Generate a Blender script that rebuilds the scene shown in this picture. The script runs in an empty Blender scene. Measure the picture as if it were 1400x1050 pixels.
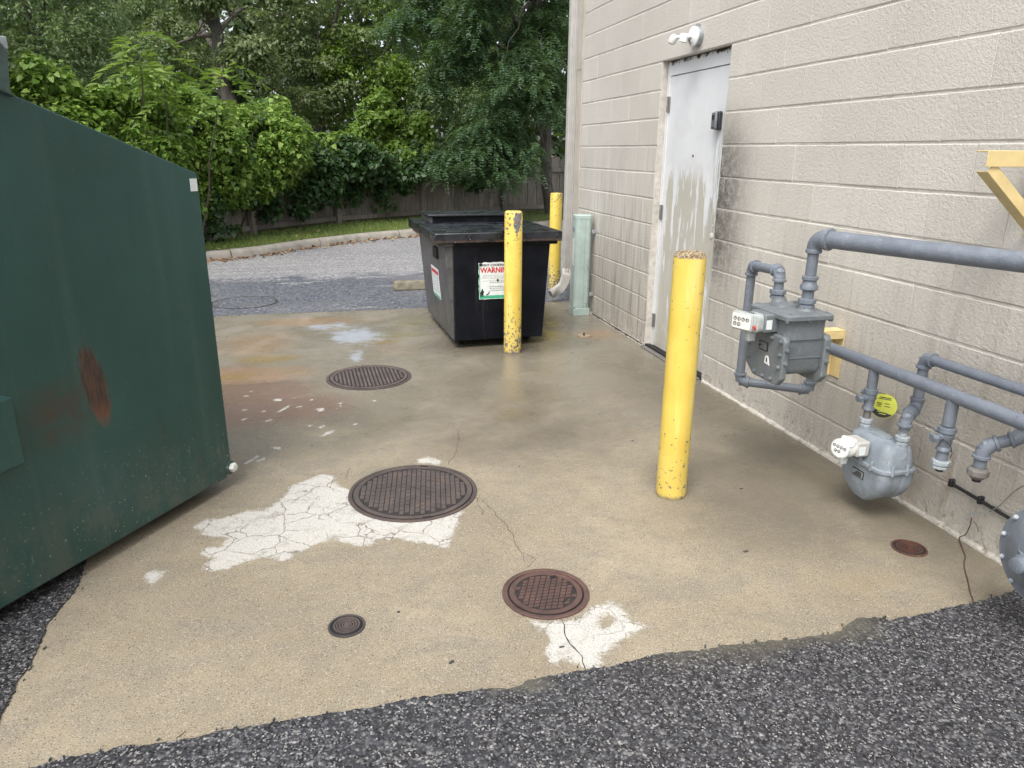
import bpy, bmesh, math, random
import numpy as np
from mathutils import Vector, Matrix
from math import radians, pi, sin, cos
random.seed(7); rng = np.random.default_rng(7)
S = bpy.context.scene
COL = S.collection

# ---------------------------------------------------------------- camera
cd = bpy.data.cameras.new("camera"); cam = bpy.data.objects.new("camera", cd); COL.objects.link(cam)
cd.sensor_width = 36.0; cd.lens = 36.0 * 998.53 / 1400.0; cd.clip_start = 0.05; cd.clip_end = 900
Rv = Vector((0.97040586, -0.24132787, 0.00856254)); Uv = Vector((0.06528725, 0.2963352, 0.95284995)); Fv = Vector((0.23248663, 0.92409215, -0.30332105))
m = Matrix(((Rv.x, Uv.x, -Fv.x, 0), (Rv.y, Uv.y, -Fv.y, 0), (Rv.z, Uv.z, -Fv.z, 1.57368), (0, 0, 0, 1)))
cam.matrix_world = m
S.camera = cam
# ---------------------------------------------------------------- sky, sun, exposure
w = bpy.data.worlds.new("World"); S.world = w; w.use_nodes = True
wn = w.node_tree; bg = wn.nodes["Background"]
sky = wn.nodes.new("ShaderNodeTexSky"); sky.sky_type = 'NISHITA'; sky.sun_disc = False
sky.sun_elevation = radians(58); sky.sun_rotation = radians(215); sky.air_density = 1.0; sky.dust_density = 4.0; sky.ozone_density = 1.0
hsv = wn.nodes.new("ShaderNodeHueSaturation"); hsv.inputs['Saturation'].default_value = 0.35   # cloud-whitened sky
wn.links.new(sky.outputs[0], hsv.inputs['Color']); wn.links.new(hsv.outputs[0], bg.inputs[0])
bg.inputs[1].default_value = 0.15
sl = bpy.data.lights.new("sun", 'SUN'); sl.energy = 0.9; sl.angle = radians(25); sl.color = (1, 0.97, 0.92)
so = bpy.data.objects.new("sun", sl); COL.objects.link(so)
# sun comes from behind-left of the camera, high
az = radians(215); el = radians(58)
sd = Vector((sin(az) * cos(el), cos(az) * cos(el), sin(el)))
so.rotation_euler = sd.to_track_quat('Z', 'Y').to_euler(); so.location = (0, 0, 20)
S.view_settings.view_transform = 'Standard'; S.view_settings.look = 'None'; S.view_settings.gamma = 1; S.view_settings.use_curve_mapping = False
S.view_settings.exposure = 1.02
S.render.engine = 'CYCLES'
S.cycles.max_bounces = 6; S.cycles.diffuse_bounces = 3; S.cycles.glossy_bounces = 3; S.cycles.transmission_bounces = 3

# ---------------------------------------------------------------- material helpers
class NT:
    def __init__(s, name):
        s.m = bpy.data.materials.new(name); s.m.use_nodes = True; s.t = s.m.node_tree; s.t.nodes.clear()
        s.out = s.t.nodes.new('ShaderNodeOutputMaterial')
    def put(s, sock, v):
        if isinstance(v, bpy.types.NodeSocket): s.t.links.new(v, sock)
        elif isinstance(v, (tuple, list)) and len(v) == 3 and sock.type == 'RGBA': sock.default_value = (*v, 1)
        else: sock.default_value = v
    def n(s, typ, ins=None, out=0, **props):
        nd = s.t.nodes.new('ShaderNode' + typ)
        for k, v in props.items(): setattr(nd, k, v)
        for k, v in (ins or {}).items(): s.put(nd.inputs[k], v)
        return nd.outputs[out] if out is not None else nd
    def pos(s): return s.n('NewGeometry', out='Position')
    def obj(s): return s.n('TexCoord', out='Object')
    def vmul(s, v, sc): return s.n('Mapping', {'Vector': v, 'Scale': sc})
    def noise(s, vec, scale, detail=3, rough=0.55, dist=0.0, out=0):
        return s.n('TexNoise', {'Vector': vec, 'Scale': scale, 'Detail': detail, 'Roughness': rough, 'Distortion': dist}, out=out)
    def vor(s, vec, scale, feature='F1', out='Distance', rand=1.0):
        return s.n('TexVoronoi', {'Vector': vec, 'Scale': scale, 'Randomness': rand}, out=out, feature=feature)
    def math(s, op, a, b=0.0, clamp=False):
        return s.n('Math', {0: a, 1: b}, operation=op, use_clamp=clamp)
    def ss(s, x, lo, hi, a=0.0, b=1.0):
        return s.n('MapRange', {'Value': x, 'From Min': lo, 'From Max': hi, 'To Min': a, 'To Max': b}, interpolation_type='SMOOTHSTEP')
    def mix(s, f, a, b, blend='MIX'):
        nd = s.t.nodes.new('ShaderNodeMix'); nd.data_type = 'RGBA'; nd.blend_type = blend; nd.clamp_factor = True
        s.put(nd.inputs[0], f); s.put(nd.inputs[6], a if not isinstance(a, tuple) else (*a, 1) if len(a) == 3 else a)
        s.put(nd.inputs[7], b if not isinstance(b, tuple) else (*b, 1) if len(b) == 3 else b)
        return nd.outputs[2]
    def ramp(s, f, stops, interp='LINEAR'):
        nd = s.t.nodes.new('ShaderNodeValToRGB'); nd.color_ramp.interpolation = interp
        s.put(nd.inputs[0], f); el = nd.color_ramp.elements
        while len(el) < len(stops): el.new(0.5)
        for e, (p, c) in zip(el, stops): e.position = p; e.color = (*c, 1) if len(c) == 3 else c
        return nd.outputs[0]
    def bump(s, h, dist, strength=1.0, normal=None):
        d = {'Height': h, 'Distance': dist, 'Strength': strength}
        if normal is not None: d['Normal'] = normal
        return s.n('Bump', d)
    def attr(s, name, out='Fac'): return s.n('Attribute', out=out, attribute_name=name)
    def xyz(s, v, i): return s.n('SeparateXYZ', {0: v}, out=i)
    def bsdf(s, color, rough=0.6, metal=0.0, normal=None, spec=0.5, **kw):
        d = {'Base Color': color, 'Roughness': rough, 'Metallic': metal, 'Specular IOR Level': spec}
        if normal is not None: d['Normal'] = normal
        d.update(kw); return s.n('BsdfPrincipled', d)
    def done(s, sh): s.t.links.new(sh, s.out.inputs[0]); return s.m

def simple(name, col, rough=0.5, metal=0.0, var=0.12, scale=30, bump=0.0, bscale=200):
    t = NT(name); p = t.pos(); n = t.noise(p, scale, 4)
    d = tuple(c * (1 - var * 1.6) for c in col); l = tuple(min(1, c * (1 + var * 1.6)) for c in col)
    c = t.ramp(n, [(0.3, d), (0.7, l)])
    nm = t.bump(t.noise(p, bscale, 2), bump) if bump else None
    return t.done(t.bsdf(c, t.ss(t.noise(p, scale * 0.6, 3), 0.3, 0.7, rough * 0.85, min(1, rough * 1.15)), metal, nm))

# ---------------------------------------------------------------- mesh helpers
class MB:
    def __init__(s): s.v = []; s.f = []
    def add(s, vs, fs):
        o = len(s.v); s.v += [tuple(v) for v in vs]; s.f += [tuple(i + o for i in f) for f in fs]; return s
    def box(s, x0, x1, y0, y1, z0, z1):
        vs = [(x0, y0, z0), (x1, y0, z0), (x1, y1, z0), (x0, y1, z0), (x0, y0, z1), (x1, y0, z1), (x1, y1, z1), (x0, y1, z1)]
        return s.add(vs, [(0, 3, 2, 1), (4, 5, 6, 7), (0, 1, 5, 4), (1, 2, 6, 5), (2, 3, 7, 6), (3, 0, 4, 7)])
    def obox(s, c, ax, ay, az, hx, hy, hz):
        c = Vector(c); ax = Vector(ax).normalized() * hx; ay = Vector(ay).normalized() * hy; az = Vector(az).normalized() * hz
        vs = [c + ax * a + ay * b + az * d for d in (-1, 1) for a, b in ((-1, -1), (1, -1), (1, 1), (-1, 1))]
        return s.add(vs, [(0, 3, 2, 1), (4, 5, 6, 7), (0, 1, 5, 4), (1, 2, 6, 5), (2, 3, 7, 6), (3, 0, 4, 7)])
    def sweep(s, pts, radii, n=20, caps=True):
        pts = [Vector(p) for p in pts]
        if not isinstance(radii, (list, tuple)): radii = [radii] * len(pts)
        tang = []
        for i in range(len(pts)):
            a = pts[max(0, i - 1)]; b = pts[min(len(pts) - 1, i + 1)]; t = b - a
            if t.length < 1e-9: t = tang[-1] if tang else Vector((0, 0, 1))
            tang.append(t.normalized())
        up = Vector((0, 0, 1)) if abs(tang[0].z) < 0.9 else Vector((1, 0, 0))
        u = tang[0].cross(up).normalized(); vs = []
        for p, t, r in zip(pts, tang, radii):
            u = (u - t * u.dot(t)).normalized(); w_ = t.cross(u)
            vs += [p + (u * cos(2 * pi * k / n) + w_ * sin(2 * pi * k / n)) * r for k in range(n)]
        fs = []
        for i in range(len(pts) - 1):
            for k in range(n):
                a = i * n + k; b = i * n + (k + 1) % n; fs.append((a, b, b + n, a + n))
        if caps: fs.append(tuple(range(n - 1, -1, -1))); fs.append(tuple(range((len(pts) - 1) * n, len(pts) * n)))
        return s.add(vs, fs)
    def cyl(s, a, b, r, n=20, r2=None): return s.sweep([a, b], [r, r if r2 is None else r2], n)
    def stack(s, base, axis, prof, n=24):
        """lathe: prof = [(distance along axis, radius), ...]"""
        base = Vector(base); ax = Vector(axis).normalized()
        up = Vector((0, 0, 1)) if abs(ax.z) < 0.9 else Vector((1, 0, 0)); u = ax.cross(up).normalized(); w_ = ax.cross(u)
        vs = []; fs = []
        for d, r in prof: vs += [base + ax * d + (u * cos(2 * pi * k / n) + w_ * sin(2 * pi * k / n)) * max(r, 1e-4) for k in range(n)]
        for i in range(len(prof) - 1):
            for k in range(n):
                a = i * n + k; b = i * n + (k + 1) % n; fs.append((a, b, b + n, a + n))
        fs.append(tuple(range(n - 1, -1, -1))); fs.append(tuple(range((len(prof) - 1) * n, len(prof) * n)))
        return s.add(vs, fs)
    def prism(s, outline, fn, d0, d1):
        """outline 2D extruded from depth d0 to d1; fn(a, b, d) -> point"""
        n = len(outline)
        vs = [fn(a, b, d0) for a, b in outline] + [fn(a, b, d1) for a, b in outline]
        fs = [(i, (i + 1) % n, (i + 1) % n + n, i + n) for i in range(n)]
        fs.append(tuple(range(n - 1, -1, -1))); fs.append(tuple(range(n, 2 * n)))
        return s.add(vs, fs)
    def loft(s, secs, seg=5):
        """stacked rounded rectangles: (z, cx, cy, hx, hy, r)"""
        n = 4 * (seg + 1); vs = []
        for z, cx, cy, hx, hy, r in secs:
            r = min(r, hx * 0.999, hy * 0.999)
            for q, (sx, sy) in enumerate(((1, 1), (-1, 1), (-1, -1), (1, -1))):
                for k in range(seg + 1):
                    a = q * pi / 2 + k * pi / 2 / seg
                    vs.append((cx + sx * (hx - r) + r * cos(a), cy + sy * (hy - r) + r * sin(a), z))
        fs = []
        for i in range(len(secs) - 1):
            for k in range(n):
                a = i * n + k; b = i * n + (k + 1) % n; fs.append((a, b, b + n, a + n))
        fs.append(tuple(range(n - 1, -1, -1))); fs.append(tuple(range((len(secs) - 1) * n, len(secs) * n)))
        return s.add(vs, fs)
    def build(s, name, mat, parent=None, world=False, bevel=0.0, seg=2, smooth=40, label=None, kind=None, noise=0.0):
        off = Vector((0, 0, 0))
        if world and parent is not None:
            q = parent
            while q is not None: off += q.location; q = q.parent
        me = bpy.data.meshes.new(name); me.from_pydata([tuple(Vector(v) - off) for v in s.v], [], s.f)
        bm = bmesh.new(); bm.from_mesh(me)
        bmesh.ops.recalc_face_normals(bm, faces=bm.faces); bm.to_mesh(me); bm.free()
        if smooth: me.shade_smooth(); me.set_sharp_from_angle(angle=radians(smooth))
        me.materials.append(mat)
        o = bpy.data.objects.new(name, me); COL.objects.link(o)
        if parent is not None: o.parent = parent
        if bevel:
            b = o.modifiers.new('bevel', 'BEVEL'); b.width = bevel; b.segments = seg; b.limit_method = 'ANGLE'; b.angle_limit = radians(35)
        if label: o['label'] = label
        if kind: o['kind'] = kind
        return o
def tag(o, label, cat=None, group=None, kind=None):
    if label: o['label'] = label
    if cat: o['category'] = cat
    if group: o['group'] = group
    if kind: o['kind'] = kind
    return o
def thing(name, loc, label, cat, group=None, rz=0.0):
    o = bpy.data.objects.new(name, None); COL.objects.link(o); o.location = loc; o.rotation_euler = (0, 0, rz); o.empty_display_size = 0.1
    return tag(o, label, cat, group)
def share(name, src, parent, loc=(0, 0, 0), rot=(0, 0, 0)):
    o = src.copy(); o.name = name; COL.objects.link(o); o.parent = parent; o.location = loc; o.rotation_euler = rot; return o
def text_mesh(body, size, mat, name, parent, fn, align='CENTER', bold=0.0, squeeze=1.0, label=None):
    """flat print: fn(a, b) -> local point"""
    cu = bpy.data.curves.new('print', 'FONT'); cu.body = body; cu.size = size; cu.align_x = align; cu.offset = bold; cu.resolution_u = 2
    tmp = bpy.data.objects.new('print', cu); COL.objects.link(tmp)
    dg = bpy.context.evaluated_depsgraph_get(); me = bpy.data.meshes.new_from_object(tmp.evaluated_get(dg))
    bpy.data.objects.remove(tmp); bpy.data.curves.remove(cu)
    for v in me.vertices: v.co = Vector(fn(v.co.x * squeeze, v.co.y))
    me.materials.clear(); me.materials.append(mat)
    o = bpy.data.objects.new(name, me); COL.objects.link(o); o.parent = parent
    return o
def fast_mesh(name, V, F4=None, F3=None, mat=None):
    """numpy mesh of quads and/or triangles"""
    me = bpy.data.meshes.new(name); V = np.asarray(V, dtype=np.float32)
    me.vertices.add(len(V)); me.vertices.foreach_set('co', V.ravel())
    loops = []; starts = []; tot = []
    c = 0
    for F, k in ((F4, 4), (F3, 3)):
        if F is None: continue
        F = np.asarray(F, dtype=np.int32); loops.append(F.ravel()); starts.append(c + np.arange(len(F)) * k); tot.append(np.full(len(F), k)); c += len(F) * k
    loops = np.concatenate(loops).astype(np.int32); starts = np.concatenate(starts).astype(np.int32)
    me.loops.add(len(loops)); me.loops.foreach_set('vertex_index', loops)
    me.polygons.add(len(starts)); me.polygons.foreach_set('loop_start', starts)
    me.update(calc_edges=True); me.validate()
    if mat: me.materials.append(mat)
    return me
D = 2.568           # wall plane

# ================================================================ MATERIALS
def m_ground_concrete():
    t = NT('worn_concrete'); p = t.pos()
    big = t.noise(p, 1.3, 5, 0.6); mid = t.noise(p, 9, 4, 0.65); fine = t.noise(p, 220, 3, 0.75); grit = t.vor(p, 260, out='Color')
    c = t.ramp(big, [(0.30, (0.215, 0.178, 0.120)), (0.5, (0.285, 0.240, 0.166)), (0.70, (0.360, 0.308, 0.220))])
    c = t.mix(t.ss(mid, 0.40, 0.66, 0, 0.45), c, (0.215, 0.190, 0.150)); c = t.mix(t.ss(t.noise(t.vmul(p, (1, 2.2, 1)), 2.6, 6, 0.68, 0.8), 0.48, 0.66, 0, 0.55), c, (0.205, 0.185, 0.148))
    c = t.mix(t.ss(fine, 0.48, 0.68, 0, 0.60), c, (0.43, 0.38, 0.29))
    c = t.mix(t.ss(fine, 0.50, 0.34, 0, 0.70), c, (0.115, 0.097, 0.070))
    g = t.xyz(grit, 0); c = t.mix(t.ss(g, 0.90, 0.96, 0, 0.45), c, (0.52, 0.48, 0.40)); c = t.mix(t.ss(g, 0.07, 0.03, 0, 0.7), c, (0.07, 0.06, 0.05))
    # far part of the slab is greyer
    y = t.xyz(p, 1); x = t.xyz(p, 0)
    grey = t.ss(t.math('ADD', y, t.math('MULTIPLY', big, 2.0)), 4.4, 7.2, 0, 0.60)
    c = t.mix(grey, c, t.mix(mid, (0.235, 0.215, 0.175), (0.335, 0.315, 0.272)))
    # stains with their own shape, then wet patches mixed with shade
    st = t.vmul(p, (1.0, 1.0, 1.0)); sn = t.noise(st, 4, 6, 0.7, 0.6)
    streak = t.noise(t.n('Mapping', {'Vector': p, 'Rotation': (0, 0, radians(-58)), 'Scale': (1.2, 14, 1)}), 2.2, 5, 0.7)
    grain = t.noise(t.n('Mapping', {'Vector': p, 'Rotation': (0, 0, radians(-35)), 'Scale': (1, 3.5, 1)}), 16, 6, 0.75)
    def stain(c, nm, col, lo=0.3, hi=0.75, f=0.9, tex=sn):
        a = t.attr(nm); return t.mix(t.math('MULTIPLY', t.ss(t.math('MULTIPLY', a, t.math('ADD', t.math('ADD', tex, 0.35), t.math('MULTIPLY', t.math('SUBTRACT', grain, 0.5), 0.9))), lo, hi), f), c, col)
    c = stain(c, 'rust', (0.215, 0.115, 0.085), 0.20, 0.66, 0.62, streak)
    c = stain(c, 'orange', (0.37, 0.24, 0.145), 0.22, 0.75, 0.65)
    c = stain(c, 'yellow', (0.30, 0.215, 0.09), 0.22, 0.75, 0.75)
    c = stain(c, 'green', (0.25, 0.225, 0.10), 0.3, 0.8, 0.6)
    c = stain(c, 'damp_shade', (0.125, 0.108, 0.078), 0.15, 0.80, 0.72)  # moist patches, plus soft shade under the meters painted into the colour
    # white worn paint / cement: signed distance plus ragged noise
    rag = t.math('MULTIPLY', t.math('SUBTRACT', t.noise(p, 15, 10, 0.86, 0.6), 0.5), 0.20)
    pv = t.math('ADD', t.attr('paint'), rag)
    pm = t.math('MULTIPLY', t.ss(pv, -0.004, 0.014), t.ss(t.math('ADD', t.noise(p, 70, 6, 0.8), t.math('MULTIPLY', t.attr('paint'), 4.0)), 0.38, 0.56, 0.25, 0.94))
    wp = t.n('VectorMath', {0: p, 1: t.n('VectorMath', {0: t.noise(p, 14, 4, 0.6, out=1), 'Scale': 0.07}, operation='SCALE')}, operation='ADD')
    ck = t.vor(wp, 7.0, 'DISTANCE_TO_EDGE'); ck2 = t.vor(wp, 22.0, 'DISTANCE_TO_EDGE')
    cm = t.math('MAXIMUM', t.math('MULTIPLY', t.ss(ck, 0.016, 0.004, 0, 0.85), t.ss(t.noise(p, 6, 3), 0.34, 0.50)), t.math('MULTIPLY', t.ss(ck2, 0.028, 0.01, 0, 0.45), t.ss(t.noise(p, 5, 2), 0.5, 0.6)))
    wc = t.mix(t.ss(fine, 0.35, 0.65), (0.40, 0.39, 0.355), (0.66, 0.65, 0.61))
    wc = t.mix(t.ss(t.noise(p, 11, 6, 0.72), 0.52, 0.70, 0, 0.75), wc, (0.34, 0.31, 0.26))
    pits = t.ss(g, 0.20, 0.12, 0, 0.6); wc = t.mix(pits, wc, (0.30, 0.29, 0.26))
    hard = t.attr('crackle')
    wc = t.mix(t.math('MULTIPLY', cm, hard), wc, (0.19, 0.165, 0.14))
    c = t.mix(pm, c, wc)
    # wetness: a water film, glossier and darker
    wn_ = t.noise(p, 2.4, 5, 0.6, 0.4)
    wet = t.ss(t.math('ADD', t.attr('wet'), t.math('MULTIPLY', t.math('SUBTRACT', wn_, 0.5), 1.1)), 0.25, 0.85)
    wet = t.math('MULTIPLY', wet, t.math('SUBTRACT', 1.0, pm))
    c = t.mix(t.math('MULTIPLY', wet, 0.58), c, t.mix(0.45, c, (0.0, 0.0, 0.0)))
    sheen = t.ss(t.math('ADD', t.attr('puddle_sheen'), t.math('MULTIPLY', t.math('SUBTRACT', t.noise(t.vmul(p, (1, 1.6, 1)), 6, 7, 0.72, 1.0), 0.5), 1.9)), 0.44, 1.02)
    c = t.mix(t.math('MULTIPLY', sheen, 0.60), c, (0.46, 0.52, 0.62))   # pale sky reflection painted into the wet hollow's colour
    r = t.mix(wet, t.ss(mid, 0.3, 0.7, 0.62, 0.85), t.ss(wn_, 0.35, 0.65, 0.40, 0.19))
    r = t.mix(sheen, r, (0.22, 0.22, 0.22))
    h = t.math('ADD', t.math('MULTIPLY', fine, 0.5), t.math('MULTIPLY', mid, 1.2)); h = t.math('SUBTRACT', h, t.math('MULTIPLY', t.math('MULTIPLY', cm, pm), 1.0))
    bs = t.math('MULTIPLY', t.math('SUBTRACT', 1.0, t.math('MULTIPLY', wet, 0.65)), t.math('SUBTRACT', 1.0, t.math('MULTIPLY', sheen, 0.93)))
    nm = t.n('Bump', {'Height': h, 'Distance': 0.0035, 'Strength': bs})
    return t.done(t.bsdf(c, r, 0, nm, 0.5))
def m_asphalt():
    t = NT('coarse_asphalt'); p = t.pos()
    v = t.vor(p, 100, out='Color'); d = t.vor(p, 100); v2 = t.vor(p, 190, out='Color'); d2 = t.vor(p, 190)
    a = t.xyz(v, 0)
    c = t.ramp(a, [(0.0, (0.028, 0.028, 0.033)), (0.40, (0.048, 0.048, 0.055)), (0.62, (0.085, 0.085, 0.092)), (0.84, (0.13, 0.13, 0.134)), (0.96, (0.20, 0.197, 0.193)), (1, (0.33, 0.32, 0.31))])
    c = t.mix(t.ss(d, 0.45, 0.7, 0, 0.7), c, (0.026, 0.026, 0.029))
    b = t.ramp(t.xyz(v2, 1), [(0.5, (0.012, 0.012, 0.014)), (0.80, (0.07, 0.068, 0.07)), (1, (0.34, 0.33, 0.32))])
    c = t.mix(t.ss(t.noise(p, 60, 2), 0.47, 0.55), c, b)
    # muddy film washed off the slab along part of the edge
    y = t.xyz(p, 1); x = t.xyz(p, 0); e = t.math('ADD', y, t.math('MULTIPLY', t.math('SUBTRACT', t.noise(p, 6, 5, 0.65), 0.5), 0.22))
    mud = t.math('MULTIPLY', t.ss(e, 1.70, 1.83), t.math('MULTIPLY', t.ss(x, 0.85, 1.25), t.ss(x, 1.85, 1.70)))
    mud2 = t.math('MULTIPLY', t.ss(e, 1.74, 1.80), t.math('MULTIPLY', t.ss(x, 0.36, 0.42), t.ss(x, 0.62, 0.52)))
    mud = t.math('MAXIMUM', mud, mud2)
    c = t.mix(t.math('MULTIPLY', mud, 0.8), c, (0.10, 0.093, 0.072))
    h = t.math('SUBTRACT', t.math('MULTIPLY', a, 0.7), t.math('MULTIPLY', d, 1.3)); h = t.math('MULTIPLY', h, t.math('SUBTRACT', 1.0, t.math('MULTIPLY', mud, 0.75)))
    h = t.math('ADD', h, t.math('MULTIPLY', t.noise(p, 9, 3), 2.0))
    return t.done(t.bsdf(c, t.mix(mud, t.ss(a, 0.2, 0.9, 0.42, 0.7), (0.25, 0.25, 0.25)), 0, t.bump(h, 0.0028, 0.7), 0.5))
def m_road():
    t = NT('road_asphalt'); p = t.pos(); y = t.xyz(p, 1); x = t.xyz(p, 0)
    v = t.xyz(t.vor(p, 60, out='Color'), 0); n = t.noise(p, 1.1, 6, 0.62, 0.3)
    dry = t.ramp(v, [(0.0, (0.10, 0.10, 0.105)), (0.5, (0.21, 0.21, 0.215)), (1, (0.42, 0.41, 0.41))])
    wetc = t.ramp(v, [(0.0, (0.035, 0.04, 0.055)), (0.5, (0.085, 0.092, 0.115)), (1, (0.22, 0.225, 0.25))])
    wetm = t.ss(t.math('ADD', y, t.math('MULTIPLY', t.math('SUBTRACT', n, 0.5), 2.6)), 10.1, 9.55)
    isl = t.ss(t.noise(t.vmul(p, (0.5, 1.4, 1)), 1.6, 4, 0.6), 0.60, 0.66); wetm = t.math('MULTIPLY', wetm, t.math('SUBTRACT', 1.0, t.math('MULTIPLY', isl, 0.85)))
    c = t.mix(t.math('MULTIPLY', wetm, 0.95), dry, wetc)
    tr = t.ss(t.noise(t.n('Mapping', {'Vector': p, 'Rotation': (0, 0, radians(-16)), 'Scale': (0.25, 5, 1)}), 1.5, 4), 0.48, 0.62, 0, 0.35)
    c = t.mix(tr, c, (0.12, 0.12, 0.12))
    c = t.mix(t.ss(t.noise(p, 0.6, 3), 0.45, 0.75, 0, 0.25), c, (0.30, 0.29, 0.27))
    return t.done(t.bsdf(c, t.ss(wetm, 0, 1, 0.78, 0.45), 0, t.bump(t.math('ADD', v, t.noise(p, 8, 3)), 0.003, 0.8)))
def m_block():
    t = NT('painted_block'); p = t.pos(); z = t.xyz(p, 2); y = t.xyz(p, 1); ob = t.n('ObjectInfo', out='Random')
    f = t.noise(p, 150, 3, 0.7); f2 = t.noise(p, 60, 3, 0.6); big = t.noise(p, 1.2, 4)
    c = t.ramp(big, [(0.3, (0.550, 0.518, 0.460)), (0.7, (0.620, 0.585, 0.525))])
    c = t.mix(t.ss(ob, 0, 1, 0, 0.22), c, (0.43, 0.40, 0.35))
    # grime runs, heavier low and left of the door
    run = t.noise(t.vmul(p, (1, 9, 0.7)), 2.3, 5, 0.6)
    low = t.ss(z, 2.0, 0.3, 0, 1); left = t.ss(y, 4.0, 6.0, 0.35, 1.0)
    c = t.mix(t.math('MULTIPLY', t.math('MULTIPLY', t.ss(run, 0.44, 0.68), low), t.math('MULTIPLY', left, 0.8)), c, (0.25, 0.23, 0.20))
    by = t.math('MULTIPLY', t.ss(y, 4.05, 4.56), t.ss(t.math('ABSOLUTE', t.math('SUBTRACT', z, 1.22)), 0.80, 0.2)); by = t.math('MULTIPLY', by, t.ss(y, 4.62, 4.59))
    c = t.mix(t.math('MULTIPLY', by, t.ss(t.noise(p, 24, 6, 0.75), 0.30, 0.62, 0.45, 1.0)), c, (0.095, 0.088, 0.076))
    c = t.mix(t.ss(z, 1.3, 0.15, 0, 0.28), c, (0.33, 0.29, 0.235))
    strk = t.noise(t.vmul(p, (1, 30, 1.2)), 1.6, 3, 0.5); c = t.mix(t.math('MULTIPLY', t.ss(strk, 0.62, 0.72, 0, 0.5), low), c, (0.62, 0.60, 0.55))
    rustrun = t.math('MULTIPLY', t.ss(t.math('ABSOLUTE', t.math('SUBTRACT', y, 2.35)), 0.5, 0.1), t.ss(t.noise(t.vmul(p, (1, 12, 1)), 2, 3), 0.55, 0.7)); rustrun = t.math('MULTIPLY', rustrun, t.ss(z, 0.9, 0.5))
    c = t.mix(t.math('MULTIPLY', rustrun, 0.35), c, (0.42, 0.27, 0.15))
    # peeling near the base
    peel = t.math('MULTIPLY', t.ss(z, 0.20, 0.02), t.ss(t.noise(p, 22, 6, 0.75), 0.54, 0.62)); c = t.mix(t.math('MULTIPLY', peel, 0.8), c, (0.22, 0.19, 0.15))
    peel2 = t.math('MULTIPLY', t.ss(z, 0.14, 0.0), t.ss(t.noise(p, 30, 6, 0.7), 0.50, 0.56)); c = t.mix(t.math('MULTIPLY', peel2, 0.8), c, (0.62, 0.58, 0.50))
    c = t.mix(t.ss(t.noise(p, 28, 2), 0.77, 0.80), c, (0.2, 0.18, 0.16))
    h = t.math('ADD', t.math('MULTIPLY', f, 0.8), f2)
    rz_ = t.ss(z, 1.2, 0.1, 0.55, 1.0)
    nm = t.n('Bump', {'Height': h, 'Distance': 0.0075, 'Strength': rz_})
    return t.done(t.bsdf(c, 0.6, 0, nm, 0.35))
def m_yellow(name, chip_hi, chip_lo, top_rust=False, scale=42, zt=1.16, patch=0.0, base=0.0):
    t = NT(name); o = t.obj(); z = t.xyz(o, 2)
    n = t.noise(o, scale, 5, 0.65); n2 = t.noise(t.vmul(o, (1, 1, 0.5)), 9, 5, 0.7)
    c = t.ramp(t.noise(o, 5, 4), [(0.3, (0.68, 0.48, 0.075)), (0.7, (0.78, 0.60, 0.13))])
    c = t.mix(t.ss(t.noise(t.vmul(o, (6, 6, 0.6)), 3, 4), 0.5, 0.72, 0, 0.6), c, (0.86, 0.72, 0.26))
    c = t.mix(t.ss(z, 0.5, 0.0, 0, 0.35), c, (0.55, 0.43, 0.14))
    lowm = t.ss(z, 0.55, 0.0); him = t.ss(z, zt - 0.55, zt)
    th = t.math('SUBTRACT', 0.735 - base, t.math('ADD', t.math('MULTIPLY', lowm, chip_lo), t.math('MULTIPLY', him, chip_hi)))
    chip = t.ss(t.math('SUBTRACT', n, th), 0.0, 0.012)
    cc = t.ramp(t.noise(o, 30, 3), [(0.35, (0.05, 0.055, 0.065)), (0.5, (0.17, 0.18, 0.19)), (0.65, (0.20, 0.10, 0.05))])
    if patch:
        wp_ = t.pos(); dxx = t.math('ABSOLUTE', t.math('SUBTRACT', t.xyz(wp_, 0), 1.432))     # one flaked area on the side away from the bin
        lim = t.math('ADD', t.math('ADD', t.ss(z, 0.86, 1.05, -0.02, 0.034), t.math('MULTIPLY', t.math('SUBTRACT', n2, 0.5), 0.13)), t.math('MULTIPLY', t.math('SUBTRACT', n, 0.5), 0.05))
        pm = t.math('MULTIPLY', t.ss(t.math('SUBTRACT', lim, dxx), 0, 0.003), t.math('MULTIPLY', t.ss(t.xyz(wp_, 1), 5.64, 5.62), t.ss(z, 1.13, 1.115)))
        chip = t.math('MAXIMUM', chip, pm)
    c = t.mix(chip, c, cc)
    base = t.ss(t.math('ADD', z, t.math('MULTIPLY', n, 0.04)), 0.045, 0.02); c = t.mix(t.math('MULTIPLY', base, 0.8), c, (0.12, 0.11, 0.10))
    if top_rust: c = t.mix(t.ss(t.math('ADD', z, t.math('MULTIPLY', t.math('SUBTRACT', n, 0.5), 0.05)), zt - 0.022, zt - 0.006), c, (0.30, 0.15, 0.075))
    h = t.math('SUBTRACT', t.math('MULTIPLY', t.noise(o, 14, 3), 0.5), chip)
    return t.done(t.bsdf(c, t.ss(chip, 0, 1, 0.38, 0.75), 0, t.bump(h, 0.0012, 0.8), 0.5))
def m_gravel_cap():
    t = NT('gravel_cap'); p = t.pos(); v = t.xyz(t.vor(p, 150, out='Color'), 0)
    c = t.ramp(v, [(0, (0.09, 0.05, 0.03)), (0.4, (0.26, 0.18, 0.10)), (0.7, (0.38, 0.30, 0.18)), (1, (0.50, 0.43, 0.30))])
    return t.done(t.bsdf(c, 0.8, 0, t.bump(t.vor(p, 150), 0.006, 1.0)))
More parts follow.
